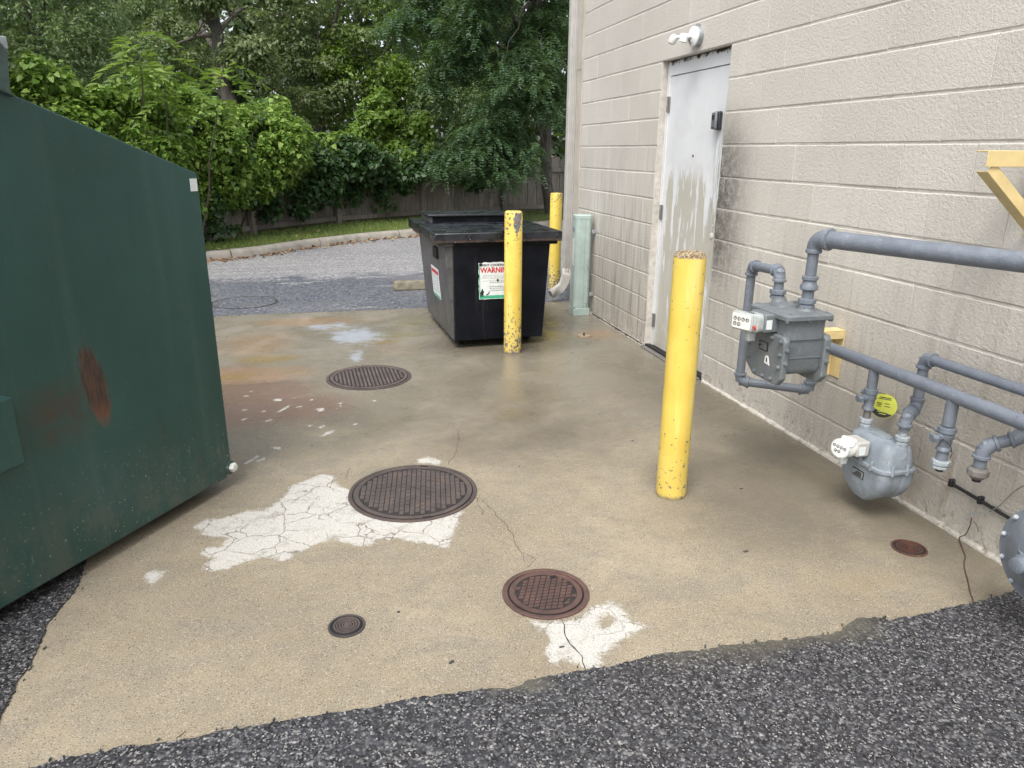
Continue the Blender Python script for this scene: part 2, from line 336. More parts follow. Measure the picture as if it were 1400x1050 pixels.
def m_green():
    t = NT('dark_green_steel'); p = t.pos(); o = t.obj(); n = t.noise(p, 1.6, 5, 0.6)
    c = t.ramp(n, [(0.3, (0.014, 0.054, 0.047)), (0.7, (0.021, 0.074, 0.066))])
    dirt = t.noise(t.vmul(o, (5, 5, 0.8)), 1.7, 6, 0.65); c = t.mix(t.ss(dirt, 0.56, 0.74, 0, 0.35), c, (0.035, 0.04, 0.032))
    x = t.xyz(o, 0); z = t.xyz(o, 2)
    c = t.mix(t.math('MULTIPLY', t.ss(z, 0.50, 0.06, 0, 0.55), t.ss(t.noise(t.vmul(o, (3, 3, 2)), 3, 6, 0.7), 0.38, 0.65)), c, (0.085, 0.095, 0.080))
    c = t.mix(t.ss(t.noise(t.vmul(o, (9, 9, 0.35)), 1.3, 4), 0.50, 0.72, 0, 0.30), c, (0.050, 0.095, 0.088))
    # rusted rub mark: lens shape, local x runs back along the side
    dx = t.math('DIVIDE', t.math('SUBTRACT', x, t.math('ADD', 0.665, t.math('MULTIPLY', t.math('SUBTRACT', z, 0.70), 0.12))), 0.050)
    dz = t.math('DIVIDE', t.math('SUBTRACT', z, 0.72), 0.155)
    rr = t.math('ADD', t.math('MULTIPLY', dx, dx), t.math('MULTIPLY', dz, dz)); rr = t.math('ADD', rr, t.math('MULTIPLY', t.math('SUBTRACT', t.noise(t.vmul(o, (5, 1, 1.0)), 14, 7, 0.78), 0.5), 3.2))
    rm = t.ss(rr, 1.45, 0.55)
    rc = t.mix(t.ss(t.noise(t.vmul(o, (8, 8, 1)), 9, 5, 0.7), .35, .65), (0.024, 0.024, 0.020), (0.100, 0.050, 0.032)); rc = t.mix(t.ss(z, 0.67, 0.58, 0, 0.55), rc, (0.20, 0.080, 0.042))
    sm = t.math('MULTIPLY', t.ss(t.math('ABSOLUTE', t.math('SUBTRACT', x, 0.83)), 0.20, 0.02), t.ss(t.math('ABSOLUTE', t.math('SUBTRACT', z, 0.66)), 0.16, 0.03))
    c = t.mix(t.math('MULTIPLY', sm, t.ss(t.noise(o, 14, 5), 0.35, 0.65, 0.2, 0.75)), c, (0.060, 0.032, 0.022))
    c = t.mix(rm, c, rc)
    scr = t.noise(t.n('Mapping', {'Vector': o, 'Rotation': (0, radians(20), 0), 'Scale': (60, 60, 6)}), 1.2, 3, 0.6)
    c = t.mix(t.math('MULTIPLY', t.ss(scr, 0.64, 0.70, 0, 0.5), t.ss(z, 0.75, 0.2)), c, (0.14, 0.20, 0.17))
    c = t.mix(t.math('MULTIPLY', t.ss(t.noise(o, 75, 2), 0.66, 0.70, 0, 0.8), t.ss(z, 0.55, 0.1, 0.1, 1)), c, (0.28, 0.32, 0.28))
    h = t.math('ADD', t.math('MULTIPLY', t.noise(o, 2.6, 3), 1.0), t.math('MULTIPLY', t.noise(o, 60, 3), 0.02))
    return t.done(t.bsdf(c, t.mix(rm, t.ss(dirt, 0.3, 0.7, 0.40, 0.55), (0.85, 0.85, 0.85)), 0, t.bump(h, 0.012, 0.7), 0.5))
def m_black():
    t = NT('black_greasy_steel'); o = t.obj(); p = t.pos(); n = t.noise(o, 5, 6, 0.65)
    c = t.ramp(n, [(0.35, (0.004, 0.005, 0.008)), (0.7, (0.009, 0.010, 0.014))])
    run = t.noise(t.vmul(o, (14, 14, 1.0)), 1.4, 4); c = t.mix(t.ss(run, 0.58, 0.75, 0, 0.25), c, (0.07, 0.072, 0.08))
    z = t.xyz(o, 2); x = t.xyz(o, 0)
    side = t.ss(x, -0.375, -0.392, 0, 1.0); c = t.mix(t.math('MULTIPLY', side, t.ss(n, 0.3, 0.65, 0.45, 1.0)), c, (0.120, 0.117, 0.114))  # daylight on the left side painted as lighter grey
    return t.done(t.bsdf(c, t.ss(n, 0.3, 0.7, 0.28, 0.5), 0, t.bump(t.math('ADD', t.noise(o, 4, 3), t.math('MULTIPLY', t.noise(o, 40, 3), 0.08)), 0.012, 0.5), 0.15))
def m_blacklid():
    t = NT('black_lid_chipped'); o = t.obj(); n = t.noise(o, 8, 6, 0.68); x = t.xyz(o, 0); y = t.xyz(o, 1); z = t.xyz(o, 2)
    c = t.ramp(n, [(0.35, (0.008, 0.009, 0.012)), (0.7, (0.020, 0.023, 0.030))])
    edge = t.math('MULTIPLY', t.ss(z, 0.900, 0.885), t.ss(t.noise(t.vmul(o, (1, 1, 3)), 9, 5, 0.7), 0.46, 0.56))
    c = t.mix(t.math('MULTIPLY', edge, 0.6), c, (0.13, 0.070, 0.040))
    c = t.mix(t.ss(t.noise(o, 34, 2), 0.73, 0.745, 0, 0.9), c, (0.55, 0.60, 0.62))
    return t.done(t.bsdf(c, t.ss(n, 0.3, 0.7, 0.18, 0.45), 0, t.bump(t.math('ADD', t.noise(o, 3.5, 4), t.math('MULTIPLY', n, 0.3)), 0.02, 0.7), 0.6))
def m_pipe(name, a, b, drip=0.0):
    t = NT(name); p = t.pos(); n = t.noise(p, 14, 5, 0.65)
    c = t.ramp(n, [(0.3, a), (0.7, b)])
    c = t.mix(t.ss(t.noise(p, 48, 6, 0.75), 0.57, 0.70, 0, 0.6), c, tuple(x * 0.55 for x in a))
    c = t.mix(t.ss(t.noise(t.vmul(p, (1, 1, 0.4)), 45, 3), 0.64, 0.70, 0, 0.35), c, tuple(min(1, x * 1.6) for x in b))
    c = t.mix(t.ss(t.noise(p, 33, 6, 0.8), 0.70, 0.76, 0, 0.7), c, (0.14, 0.085, 0.06))
    return t.done(t.bsdf(c, t.ss(n, 0.3, 0.7, 0.36, 0.55), 0, t.bump(t.math('ADD', t.noise(p, 150, 3, 0.7), t.math('MULTIPLY', t.noise(p, 22, 3), 2.0)), 0.0022, 0.7), 0.5))
def m_iron(name, a, b, r, k=0.5):
    t = NT(name); p = t.pos(); n = t.noise(p, 9, 6, 0.7)
    c = t.ramp(n, [(0.3, a), (0.55, b), (0.78, r)]); c = t.mix(t.ss(t.noise(p, 120, 3), 0.5, 0.75, 0, 0.6), c, tuple(x * 0.35 for x in a))
    return t.done(t.bsdf(c, t.ss(n, 0.3, 0.7, 0.30, 0.6), 0.25, t.bump(t.noise(p, 200, 3, 0.7), 0.0022, 0.9), 0.5))
def m_door():
    t = NT('white_door_paint'); p = t.pos(); z = t.xyz(p, 2); y = t.xyz(p, 1)
    c = t.ramp(t.noise(p, 3, 4), [(0.3, (0.66, 0.67, 0.68)), (0.7, (0.74, 0.75, 0.76))])
    ru = t.noise(t.vmul(p, (1, 5.5, 0.8)), 2.2, 6, 0.62, 0.3)
    zone = t.math('MULTIPLY', t.ss(t.math('ADD', z, t.math('MULTIPLY', ru, 0.5)), 1.82, 1.62), t.ss(y, 5.58, 5.45))
    edge2 = t.ss(t.math('ADD', ru, t.math('MULTIPLY', t.ss(z, 1.6, 0.9), 0.12)), 0.53, 0.56)
    c = t.mix(t.math('MULTIPLY', t.math('MULTIPLY', zone, edge2), 0.95), c, (0.47, 0.45, 0.375))
    c = t.mix(t.math('MULTIPLY', t.ss(t.noise(t.vmul(p, (1, 16, 0.7)), 2.2, 4), 0.60, 0.66), t.ss(z, 1.5, 1.1, 0, 0.35)), c, (0.78, 0.79, 0.80))
    dr = t.math('MULTIPLY', t.ss(y, 4.84, 4.70), t.ss(t.noise(t.vmul(p, (1, 14, 1.2)), 3.5, 5, 0.7), 0.44, 0.66)); dr = t.math('MULTIPLY', dr, t.ss(t.math('ABSOLUTE', t.math('SUBTRACT', z, 1.35)), 0.75, 0.15))
    c = t.mix(t.math('MULTIPLY', dr, 0.85), c, (0.12, 0.105, 0.085))
    c = t.mix(t.ss(z, 0.35, 0.0, 0, 0.3), c, (0.35, 0.32, 0.26))
    c = t.mix(t.math('MULTIPLY', t.ss(t.noise(p, 7, 4), 0.45, 0.7, 0, 0.25), 1.0), c, (0.55, 0.54, 0.50))
    return t.done(t.bsdf(c, 0.42, 0, t.bump(t.noise(p, 25, 3), 0.002, 0.4), 0.5))
def m_header():
    t = NT('white_header_paint'); p = t.pos(); z = t.xyz(p, 2)
    c = t.ramp(t.noise(p, 3, 4), [(0.3, (0.66, 0.67, 0.68)), (0.7, (0.74, 0.75, 0.76))])
    e = t.math('ADD', z, t.math('MULTIPLY', t.math('SUBTRACT', t.noise(p, 26, 5, 0.7), 0.5), 0.09))
    c = t.mix(t.math('MULTIPLY', t.ss(e, 2.208, 2.222), t.ss(t.noise(t.vmul(p, (1, 5, 1)), 2.0, 3), 0.38, 0.48)), c, (0.035, 0.022, 0.016))
    return t.done(t.bsdf(c, 0.45, 0))
def m_wood():
    t = NT('weathered_fence_wood'); p = t.pos(); r = t.n('ObjectInfo', out='Random')
    g = t.noise(t.vmul(p, (18, 18, 1.2)), 2.5, 5, 0.65)
    c = t.ramp(g, [(0.3, (0.17, 0.147, 0.125)), (0.6, (0.32, 0.282, 0.245)), (0.8, (0.42, 0.375, 0.33))])
    c = t.mix(t.ss(r, 0, 1, 0.0, 0.45), c, (0.14, 0.118, 0.095)); c = t.mix(t.ss(t.noise(p, 2.5, 4), 0.5, 0.7, 0, 0.4), c, (0.07, 0.085, 0.05))
    return t.done(t.bsdf(c, 0.85, 0, t.bump(g, 0.004, 0.7), 0.2))
def m_leaf(name, cols, trans=0.35, rough=0.42):
    t = NT(name); r = t.n('NewGeometry', out='Random Per Island')
    k = len(cols); c = t.ramp(r, [(i / (k - 1), q) for i, q in enumerate(cols)])
    big = t.noise(t.pos(), 0.9, 3); c = t.mix(t.ss(big, 0.35, 0.65, 0, 0.35), c, tuple(x * 0.62 for x in cols[0]))
    a = t.bsdf(c, rough, 0, None, 0.4); tr = t.n('BsdfTranslucent', {'Color': t.mix(0.5, c, (0.20, 0.30, 0.03))})
    return t.done(t.n('MixShader', {0: trans, 1: a, 2: tr}))
def m_bark():
    t = NT('bark'); p = t.pos(); g = t.noise(t.vmul(p, (1, 1, 0.25)), 16, 6, 0.7)
    c = t.ramp(g, [(0.3, (0.060, 0.053, 0.046)), (0.6, (0.145, 0.130, 0.112)), (0.8, (0.25, 0.232, 0.208))])
    return t.done(t.bsdf(c, 0.9, 0, t.bump(g, 0.02, 1.0), 0.2))
def m_litter():
    t = NT('fallen_leaves'); r = t.n('NewGeometry', out='Random Per Island')
    c = t.ramp(r, [(0, (0.10, 0.05, 0.025)), (0.4, (0.25, 0.13, 0.06)), (0.7, (0.38, 0.24, 0.12)), (1, (0.30, 0.28, 0.12))])
    return t.done(t.bsdf(c, 0.8))

M = dict(
    concrete=m_ground_concrete(), asphalt=m_asphalt(), road=m_road(), block=m_block(),
    mortar=simple('painted_joint', (0.50, 0.47, 0.415), 0.8, scale=20, bump=0.002, bscale=60),
    trim=simple('beige_metal_trim', (0.46, 0.42, 0.36), 0.5, scale=6, var=0.06),
    spout=simple('downspout_paint', (0.46, 0.45, 0.42), 0.45, scale=8, var=0.06),
    yellowR=m_yellow('yellow_bollard_paint', 0.03, 0.085, scale=48, base=0.065), yellowM=m_yellow('yellow_bollard_paint_flaked', 0.13, 0.16, True, 40, patch=1, base=0.07, zt=1.155), yellowF=m_yellow('yellow_bollard_paint_scuffed', 0.13, 0.22, False, 46, base=0.04),
    gravel=m_gravel_cap(), green=m_green(), black=m_black(), blacklid=m_blacklid(),
    dark=simple('black_void_steel', (0.010, 0.010, 0.011), 0.7), skid=simple('grimy_skid', (0.02, 0.022, 0.02), 0.8),
    pipe=m_pipe('grey_pipe_paint', (0.135, 0.156, 0.186), (0.185, 0.208, 0.240)),
    meterA=m_pipe('grey_meter_paint', (0.125, 0.142, 0.152), (0.172, 0.190, 0.200)), meterB=m_pipe('light_grey_meter_paint', (0.185, 0.215, 0.245), (0.275, 0.312, 0.348)),
    nut=m_pipe('pale_union_metal', (0.26, 0.30, 0.32), (0.40, 0.44, 0.46)), capcol=simple('brown_grey_cast', (0.16, 0.15, 0.14), 0.6),
    ironD=m_iron('worn_manhole_iron', (0.075, 0.062, 0.060), (0.115, 0.088, 0.080), (0.155, 0.100, 0.078)),
    ironG=m_iron('dark_manhole_iron', (0.050, 0.050, 0.056), (0.085, 0.075, 0.076), (0.15, 0.085, 0.060)),
    ironR=m_iron('rusty_manhole_iron', (0.085, 0.055, 0.050), (0.135, 0.078, 0.066), (0.18, 0.105, 0.082)),
    ironX=m_iron('flaking_rust_iron', (0.075, 0.032, 0.024), (0.13, 0.060, 0.042), (0.38, 0.31, 0.25)),
    ironbase=simple('groove_shade_iron', (0.022, 0.019, 0.018), 0.7), tread=m_iron('polished_tread_brown', (0.105, 0.085, 0.080), (0.155, 0.118, 0.105), (0.20, 0.15, 0.125)), treadg=m_iron('polished_tread_grey', (0.075, 0.064, 0.062), (0.125, 0.100, 0.090), (0.20, 0.125, 0.088)),  # ironbase: groove shade put into the cover's dark base colour
    brass=simple('old_brass', (0.36, 0.27, 0.17), 0.5, 0.4), crack=simple('crack_shadow', (0.035, 0.028, 0.022), 0.95),
    door=m_door(), header=m_header(), steel=simple('dull_steel', (0.28, 0.27, 0.26), 0.45, 0.7, scale=60), galv=simple('galvanised', (0.30, 0.32, 0.34), 0.45, 0.3),
    white=simple('white_plastic', (0.78, 0.78, 0.77), 0.35, var=0.03), offwhite=simple('weathered_white_plastic', (0.62, 0.64, 0.60), 0.4, var=0.08),
    clear=simple('clouded_plastic', (0.40, 0.43, 0.42), 0.2, var=0.10, scale=60), redp=simple('red_plastic', (0.45, 0.06, 0.04), 0.4),
    boxgreen=simple('pale_green_paint', (0.37, 0.46, 0.42), 0.42, scale=9, var=0.07), ink=simple('black_print', (0.02, 0.02, 0.02), 0.6), red=simple('red_print', (0.55, 0.03, 0.04), 0.5),
    greenp=simple('green_print', (0.05, 0.38, 0.22), 0.5), grey=simple('grey_print', (0.30, 0.30, 0.30), 0.6), paper=simple('sticker_vinyl', (0.70, 0.74, 0.73), 0.4, var=0.05),
    creamy=simple('cream_yellow_paint', (0.66, 0.52, 0.25), 0.5, scale=14, var=0.07), tagy=simple('tag_yellow', (0.55, 0.58, 0.06), 0.4, var=0.05),
    wire=simple('brown_wire', (0.09, 0.05, 0.035), 0.6), wireg=simple('grey_wire', (0.22, 0.20, 0.18), 0.6), cable=simple('black_cable', (0.015, 0.015, 0.016), 0.5), rubber=simple('dark_plastic', (0.03, 0.032, 0.035), 0.4),
    kerb=simple('kerb_concrete', (0.30, 0.275, 0.235), 0.85, scale=6, var=0.15, bump=0.004, bscale=50), stop=simple('mossy_concrete', (0.17, 0.155, 0.11), 0.85, scale=14, var=0.25, bump=0.004),
    wood=m_wood(), bark=m_bark(), litter=m_litter(), turf=simple('mown_turf', (0.105, 0.125, 0.045), 0.95, scale=9, var=0.25, bump=0.01, bscale=60), darkstem=simple('dark_stem', (0.05, 0.042, 0.03), 0.8), soil=simple('soil', (0.07, 0.055, 0.038), 0.95, scale=5, var=0.25),
    greenlug=simple('green_grey_casting', (0.05, 0.09, 0.08), 0.5), lockg=simple('grey_lock_metal', (0.22, 0.23, 0.25), 0.4, 0.4),
)

EDGE_L= [(-1.018, 2.9), (-0.996, 2.725), (-0.998, 2.637), (-1.013, 2.548), (-1.025, 2.473), (-1.016, 2.409), (-1.011, 2.311), (-1.009, 2.256), (-1.015, 2.181), (-1.007, 2.13), (-1.011, 2.059), (-1.002, 2.006)]
EDGE_F= [(-0.841, 1.798), (-0.775, 1.81), (-0.686, 1.812), (-0.633, 1.82), (-0.566, 1.807), (-0.5, 1.804), (-0.387, 1.816), (-0.278, 1.813), (-0.228, 1.818), (-0.127, 1.814), (-0.022, 1.814), (0.062, 1.812), (0.15, 1.822), (0.237, 1.814), (0.327, 1.812), (0.383, 1.809), (0.459, 1.79), (0.517, 1.817), (0.573, 1.82), (0.644, 1.817), (0.706, 1.82), (0.779, 1.817), (0.857, 1.824), (0.912, 1.833), (1.003, 1.834), (1.116, 1.822), (1.199, 1.826), (1.277, 1.819), (1.382, 1.81), (1.488, 1.801), (1.586, 1.798), (1.641, 1.806), (1.681, 1.834), (1.736, 1.851), (1.801, 1.845), (1.839, 1.818), (1.948, 1.819), (2.009, 1.818), (2.085, 1.832), (2.219, 1.837), (2.348, 1.85), (2.432, 1.865), (2.489, 1.876)]
PATCHES= [[(-0.661, 3.09), (-0.625, 3.149), (-0.55, 3.159), (-0.46, 3.196), (-0.35, 3.207), (-0.29, 3.292), (-0.269, 3.425), (-0.176, 3.49), (-0.105, 3.536), (-0.04, 3.504), (-0.028, 3.396), (0.04, 3.329), (0.076, 3.146), (0.219, 3.039), (0.408, 2.959), (0.528, 2.989), (0.487, 2.87), (0.437, 2.769), (0.414, 2.686), (0.366, 2.673), (0.298, 2.738), (0.255, 2.767), (0.196, 2.793), (0.135, 2.795), (0.096, 2.767), (0.024, 2.765), (-0.001, 2.814), (-0.06, 2.846), (-0.135, 2.82), (-0.193, 2.762), (-0.22, 2.722), (-0.262, 2.715), (-0.307, 2.766), (-0.39, 2.745), (-0.442, 2.719), (-0.534, 2.697), (-0.564, 2.72), (-0.533, 2.796), (-0.583, 2.853), (-0.574, 2.893), (-0.52, 2.91), (-0.503, 2.968), (-0.573, 2.991)], [(0.599, 2.118), (0.657, 2.105), (0.707, 2.093), (0.79, 2.095), (0.868, 2.158), (0.925, 2.159), (0.949, 2.125), (0.951, 2.048), (1.001, 1.985), (0.942, 1.961), (0.875, 1.929), (0.822, 1.895), (0.774, 1.868), (0.754, 1.829), (0.703, 1.824), (0.675, 1.873), (0.604, 1.883), (0.61, 1.945), (0.641, 2.008)], [(-0.78, 2.744), (-0.741, 2.772), (-0.694, 2.75), (-0.7, 2.699), (-0.725, 2.639), (-0.753, 2.675)], [(0.391, 3.634), (0.462, 3.638), (0.524, 3.573), (0.491, 3.512), (0.39, 3.565)]]
HOLES= [[(0.848, 2.081), (0.891, 2.085), (0.888, 2.042), (0.849, 2.025), (0.835, 2.045)]]
CHIPS= [[(-0.426, 4.819), (-0.357, 4.824), (-0.363, 4.763), (-0.41, 4.768)], [(-0.604, 4.64), (-0.556, 4.648), (-0.565, 4.619), (-0.597, 4.613)], [(-0.589, 4.449), (-0.554, 4.489), (-0.541, 4.474), (-0.572, 4.433)], [(-0.48, 4.574), (-0.454, 4.607), (-0.448, 4.58), (-0.471, 4.551)], [(-0.381, 4.552), (-0.304, 4.686), (-0.306, 4.632), (-0.364, 4.535)], [(-0.44, 4.403), (-0.402, 4.431), (-0.397, 4.41), (-0.427, 4.376)], [(-0.154, 4.558), (-0.091, 4.571), (-0.087, 4.525), (-0.12, 4.493)], [(-0.023, 4.537), (0.02, 4.6), (0.024, 4.572), (-0.015, 4.522)], [(-0.005, 4.627), (0.04, 4.679), (0.039, 4.645), (0.003, 4.604)], [(-0.19, 4.252), (-0.155, 4.291), (-0.151, 4.267), (-0.178, 4.238)], [(-0.127, 4.215), (-0.092, 4.253), (-0.084, 4.217), (-0.115, 4.201)], [(-0.127, 4.048), (-0.069, 4.145), (-0.018, 4.167), (-0.046, 4.106), (-0.1, 4.064)], [(0.063, 4.219), (0.104, 4.24), (0.103, 4.217), (0.07, 4.201)], [(-0.506, 3.762), (-0.442, 3.868), (-0.427, 3.851), (-0.487, 3.743)], [(-0.45, 3.786), (-0.398, 3.833), (-0.392, 3.791), (-0.434, 3.76)], [(-0.382, 3.961), (-0.324, 3.958), (-0.325, 3.913), (-0.369, 3.929)], [(0.218, 4.639), (0.246, 4.656), (0.248, 4.627), (0.221, 4.619)], [(-0.588, 5.023), (-0.553, 5.024), (-0.556, 5.004), (-0.578, 5.002)], [(-0.19, 4.738), (-0.16, 4.766), (-0.16, 4.74), (-0.181, 4.717)], [(-0.272, 4.619), (-0.226, 4.628), (-0.226, 4.612), (-0.259, 4.606)], [(-0.291, 4.809), (-0.27, 4.828), (-0.274, 4.8), (-0.287, 4.794)], [(-0.627, 4.921), (-0.581, 4.941), (-0.573, 4.901), (-0.599, 4.895)]]
CRACKS= [[(0.716, 2.095), (0.711, 2.02), (0.71, 1.98), (0.716, 1.92), (0.712, 1.865), (0.715, 1.824)], [(0.618, 3.131), (0.666, 2.899), (0.691, 2.723), (0.699, 2.566), (0.686, 2.482)], [(0.683, 2.45), (0.727, 2.501), (0.699, 2.566)], [(0.544, 3.5), (0.592, 3.649), (0.656, 3.853), (0.678, 4.027)], [(0.605, 3.102), (0.608, 3.008), (0.602, 2.914)], [(-0.746, 5.173), (-0.576, 5.17), (-0.405, 5.167), (-0.104, 5.136)], [(0.042, 3.577), (0.002, 3.449)], [(-0.503, 1.821), (-0.478, 1.843)]]

# ================================================================ GROUND
def sdf(P, poly):
    """signed distance (positive inside) of points P (N,2) to a closed polygon"""
    A = np.array(poly); B = np.roll(A, -1, 0); d = np.full(len(P), 1e9); inside = np.zeros(len(P), bool)
    for a, b in zip(A, B):
        e = b - a; t = np.clip(((P - a) @ e) / (e @ e + 1e-12), 0, 1); q = a + t[:, None] * e
        d = np.minimum(d, np.hypot(*(P - q).T))
        c = ((a[1] > P[:, 1]) != (b[1] > P[:, 1])); xx = (b[0] - a[0]) * (P[:, 1] - a[1]) / (b[1] - a[1] + 1e-12) + a[0]
        inside ^= c & (P[:, 0] < xx)
    return np.where(inside, d, -d)
def pad():
    x0, x1, y0, y1, st = -1.12, 2.566, 1.60, 7.56, 0.0115
    nx = int((x1 - x0) / st) + 1; ny = int((y1 - y0) / st) + 1
    X, Y = np.meshgrid(np.linspace(x0, x1, nx), np.linspace(y0, y1, ny)); P = np.stack([X.ravel(), Y.ravel()], 1)
    V = np.concatenate([P, np.zeros((len(P), 1))], 1)
    V[:, 2] = 0.0
    I = np.arange(nx * ny).reshape(ny, nx); F = np.stack([I[:-1, :-1], I[:-1, 1:], I[1:, 1:], I[1:, :-1]], -1).reshape(-1, 4)
    # skirt so the slab has an edge
    ring = np.concatenate([I[0, :], I[1:, -1], I[-1, -2::-1], I[-2:0:-1, 0]]); o = len(V)
    low = V[ring].copy(); low[:, 2] = -0.12; V = np.concatenate([V, low]); n = len(ring); k = np.arange(n); k2 = (k + 1) % n
    F = np.concatenate([F, np.stack([ring[k], o + k, o + k2, ring[k2]], -1)])
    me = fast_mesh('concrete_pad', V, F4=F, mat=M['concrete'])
    P = V[:, :2]
    def put(name, arr):
        a = me.attributes.new(name, 'FLOAT', 'POINT'); a.data.foreach_set('value', np.asarray(arr, np.float32))
    paint = np.full(len(P), -0.2)
    def near(poly, m=0.25):
        a = np.array(poly); lo = a.min(0) - m; hi = a.max(0) + m
        return np.where((P[:, 0] > lo[0]) & (P[:, 0] < hi[0]) & (P[:, 1] > lo[1]) & (P[:, 1] < hi[1]))[0]
    for poly in PATCHES:
        i = near(poly); paint[i] = np.maximum(paint[i], sdf(P[i], poly))
    for poly in HOLES:
        i = near(poly); paint[i] = np.minimum(paint[i], -sdf(P[i], poly))
    for poly in CHIPS:
        i = near(poly); s_ = sdf(P[i], poly); paint[i] = np.maximum(paint[i], np.clip(s_ * 2.2 + 0.000, -0.2, 0.02))
    put('paint', np.clip(paint, -0.2, 0.12))
    put('crackle', np.clip((P[:, 1] - 2.3) * 4, 0.0, 1))
    def ell(lst):
        a = np.zeros(len(P))
        for cx, cy, rx, ry, s_ in lst: a = np.maximum(a, s_ * np.clip(1.25 - np.hypot((P[:, 0] - cx) / rx, (P[:, 1] - cy) / ry), 0, 1))
        return a
    put('rust', ell([(-0.60, 4.83, 0.62, 0.72, 1.0), (-0.25, 4.62, 0.5, 0.45, .8), (-0.85, 5.2, .5, .7, .9)]))
    put('orange', ell([(-0.62, 5.42, 0.62, 0.30, 1.0), (-0.65, 6.35, 0.55, 0.8, .7), (-0.24, 7.13, 0.9, 0.30, .8), (0.5, 5.9, .5, .5, .45), (2.28, 6.08, 0.33, 0.28, .9)]))
    put('yellow', ell([(-0.50, 5.84, 0.33, 0.17, 1.0), (-0.72, 5.40, 0.22, 0.12, .9), (0.38, 6.2, .3, .16, .8), (1.93, 2.06, 0.3, 0.16, .45)]))
    put('green', ell([(1.95, 6.08, 0.26, 0.24, 1.1), (0.50, 6.42, 0.5, 0.2, .9), (0.72, 6.9, 0.5, 0.5, .6), (1.45, 5.1, .3, .35, .5)]))
    put('damp_shade', np.maximum(ell([(1.9, 6.9, .6, .8, 1.0), (2.42, 2.9, 0.45, 1.6, 1.0), (2.3, 4.4, .6, 1.6, .8), (1.5, 5.9, .9, .5, 1.0), (2.00, 2.80, .75, .8, .9), (1.1, 3.9, .9, 1.0, .7), (0.3, 4.3, .6, .5, .55), (-0.7, 3.5, 0.4, 0.8, .5)]), 0))
    wet = np.clip((P[:, 1] - 2.6) / 2.0, 0, 1) * 0.85 + np.clip((P[:, 0] - 1.4) / 0.9, 0, 1) * np.clip((P[:, 1] - 2.2) / 1.5, 0, 1) * 0.45
    put('wet', np.clip(wet, 0, 1.0)); put('puddle_sheen', ell([(0.20, 6.45, 0.40, 0.45, 1.0), (0.16, 5.75, 0.10, 0.34, .85), (-.05, 6.9, .35, .25, .8)]))
    o = bpy.data.objects.new('concrete_pad', me); COL.objects.link(o); o['kind'] = 'structure'
    return o
PAD = pad()
def ribbon(pts, w0, jitter, z=0.0015):
    """thin irregular crack following pts"""
    P = [Vector((x, y, z)) for x, y in pts]; out = []
    for a, b in zip(P, P[1:]):
        k = max(2, int((b - a).length / 0.018))
        for i in range(k): out.append(a.lerp(b, i / k))
    out.append(P[-1]); d = (P[-1] - P[0]).normalized(); s_ = Vector((-d.y, d.x, 0)); off = 0; V = []
    for i, q in enumerate(out):
        off = off * 0.7 + random.uniform(-jitter, jitter); ww = w0 * random.uniform(0.35, 1.0) * min(1, 0.3 + 3 * (1 - i / len(out)))
        c = q + s_ * off; V += [c - s_ * ww, c + s_ * ww]
    mb = MB(); mb.add(V, [(2 * i, 2 * i + 2, 2 * i + 3, 2 * i + 1) for i in range(len(out) - 1)]); return mb
for i, c in enumerate(CRACKS):
    ribbon(c, 0.0030 if i == 0 else 0.0014, 0.006).build('crack', M['crack'], PAD, smooth=0)

# big terrain sheet reaching the horizon, the service road, the forecourt asphalt
MB().box(-450, 450, -450, 450, -0.40, -0.30).build('terrain', M['soil'], kind='structure')
KF = [(-14, 9.2), (-7, 10.0), (-4, 10.75), (-2.6, 11.25), (-1.76, 11.65), (-1.09, 12.05), (-0.22, 13.00), (0.69, 13.82), (1.73, 14.43), (3.2, 15.1), (5.5, 15.9), (9, 16.8), (16, 18.2)]
def catmull(P, k=6):
    P = [Vector((*p, 0)) for p in P]; out = []
    for i in range(len(P) - 1):
        a = P[max(0, i - 1)]; b = P[i]; c = P[i + 1]; d = P[min(len(P) - 1, i + 2)]
        for j in range(k):
            t = j / k; out.append(0.5 * ((2 * b) + (c - a) * t + (2 * a - 5 * b + 4 * c - d) * t * t + (3 * b - a - 3 * c + d) * t ** 3))
    out.append(P[-1]); return out
KP = catmull(KF, 6)
# road surface: from the slab to just under the kerb
vs = []; fs = []
for i, q in enumerate(KP): vs += [(q.x, -8, -0.006), (q.x, q.y + 0.08, -0.006)]
for i in range(len(KP) - 1): fs.append((2 * i, 2 * i + 2, 2 * i + 3, 2 * i + 1))
rm = MB(); rm.add(vs, fs); rm.build('road', M['road'], smooth=0, kind='structure')
# verge beyond the kerb
vs = []; fs = []
for i, q in enumerate(KP): vs += [(q.x, q.y + 0.10, 0.105), (q.x * 1.05, q.y + 3.0, 0.16), (q.x * 2.2, 60, 0.25)]
for i in range(len(KP) - 1):
    for j in range(2): fs.append((3 * i + j, 3 * i + 3 + j, 3 * i + 4 + j, 3 * i + 1 + j))
vm = MB(); vm.add(vs, fs); vm.build('verge', M['turf'], smooth=0, kind='structure')
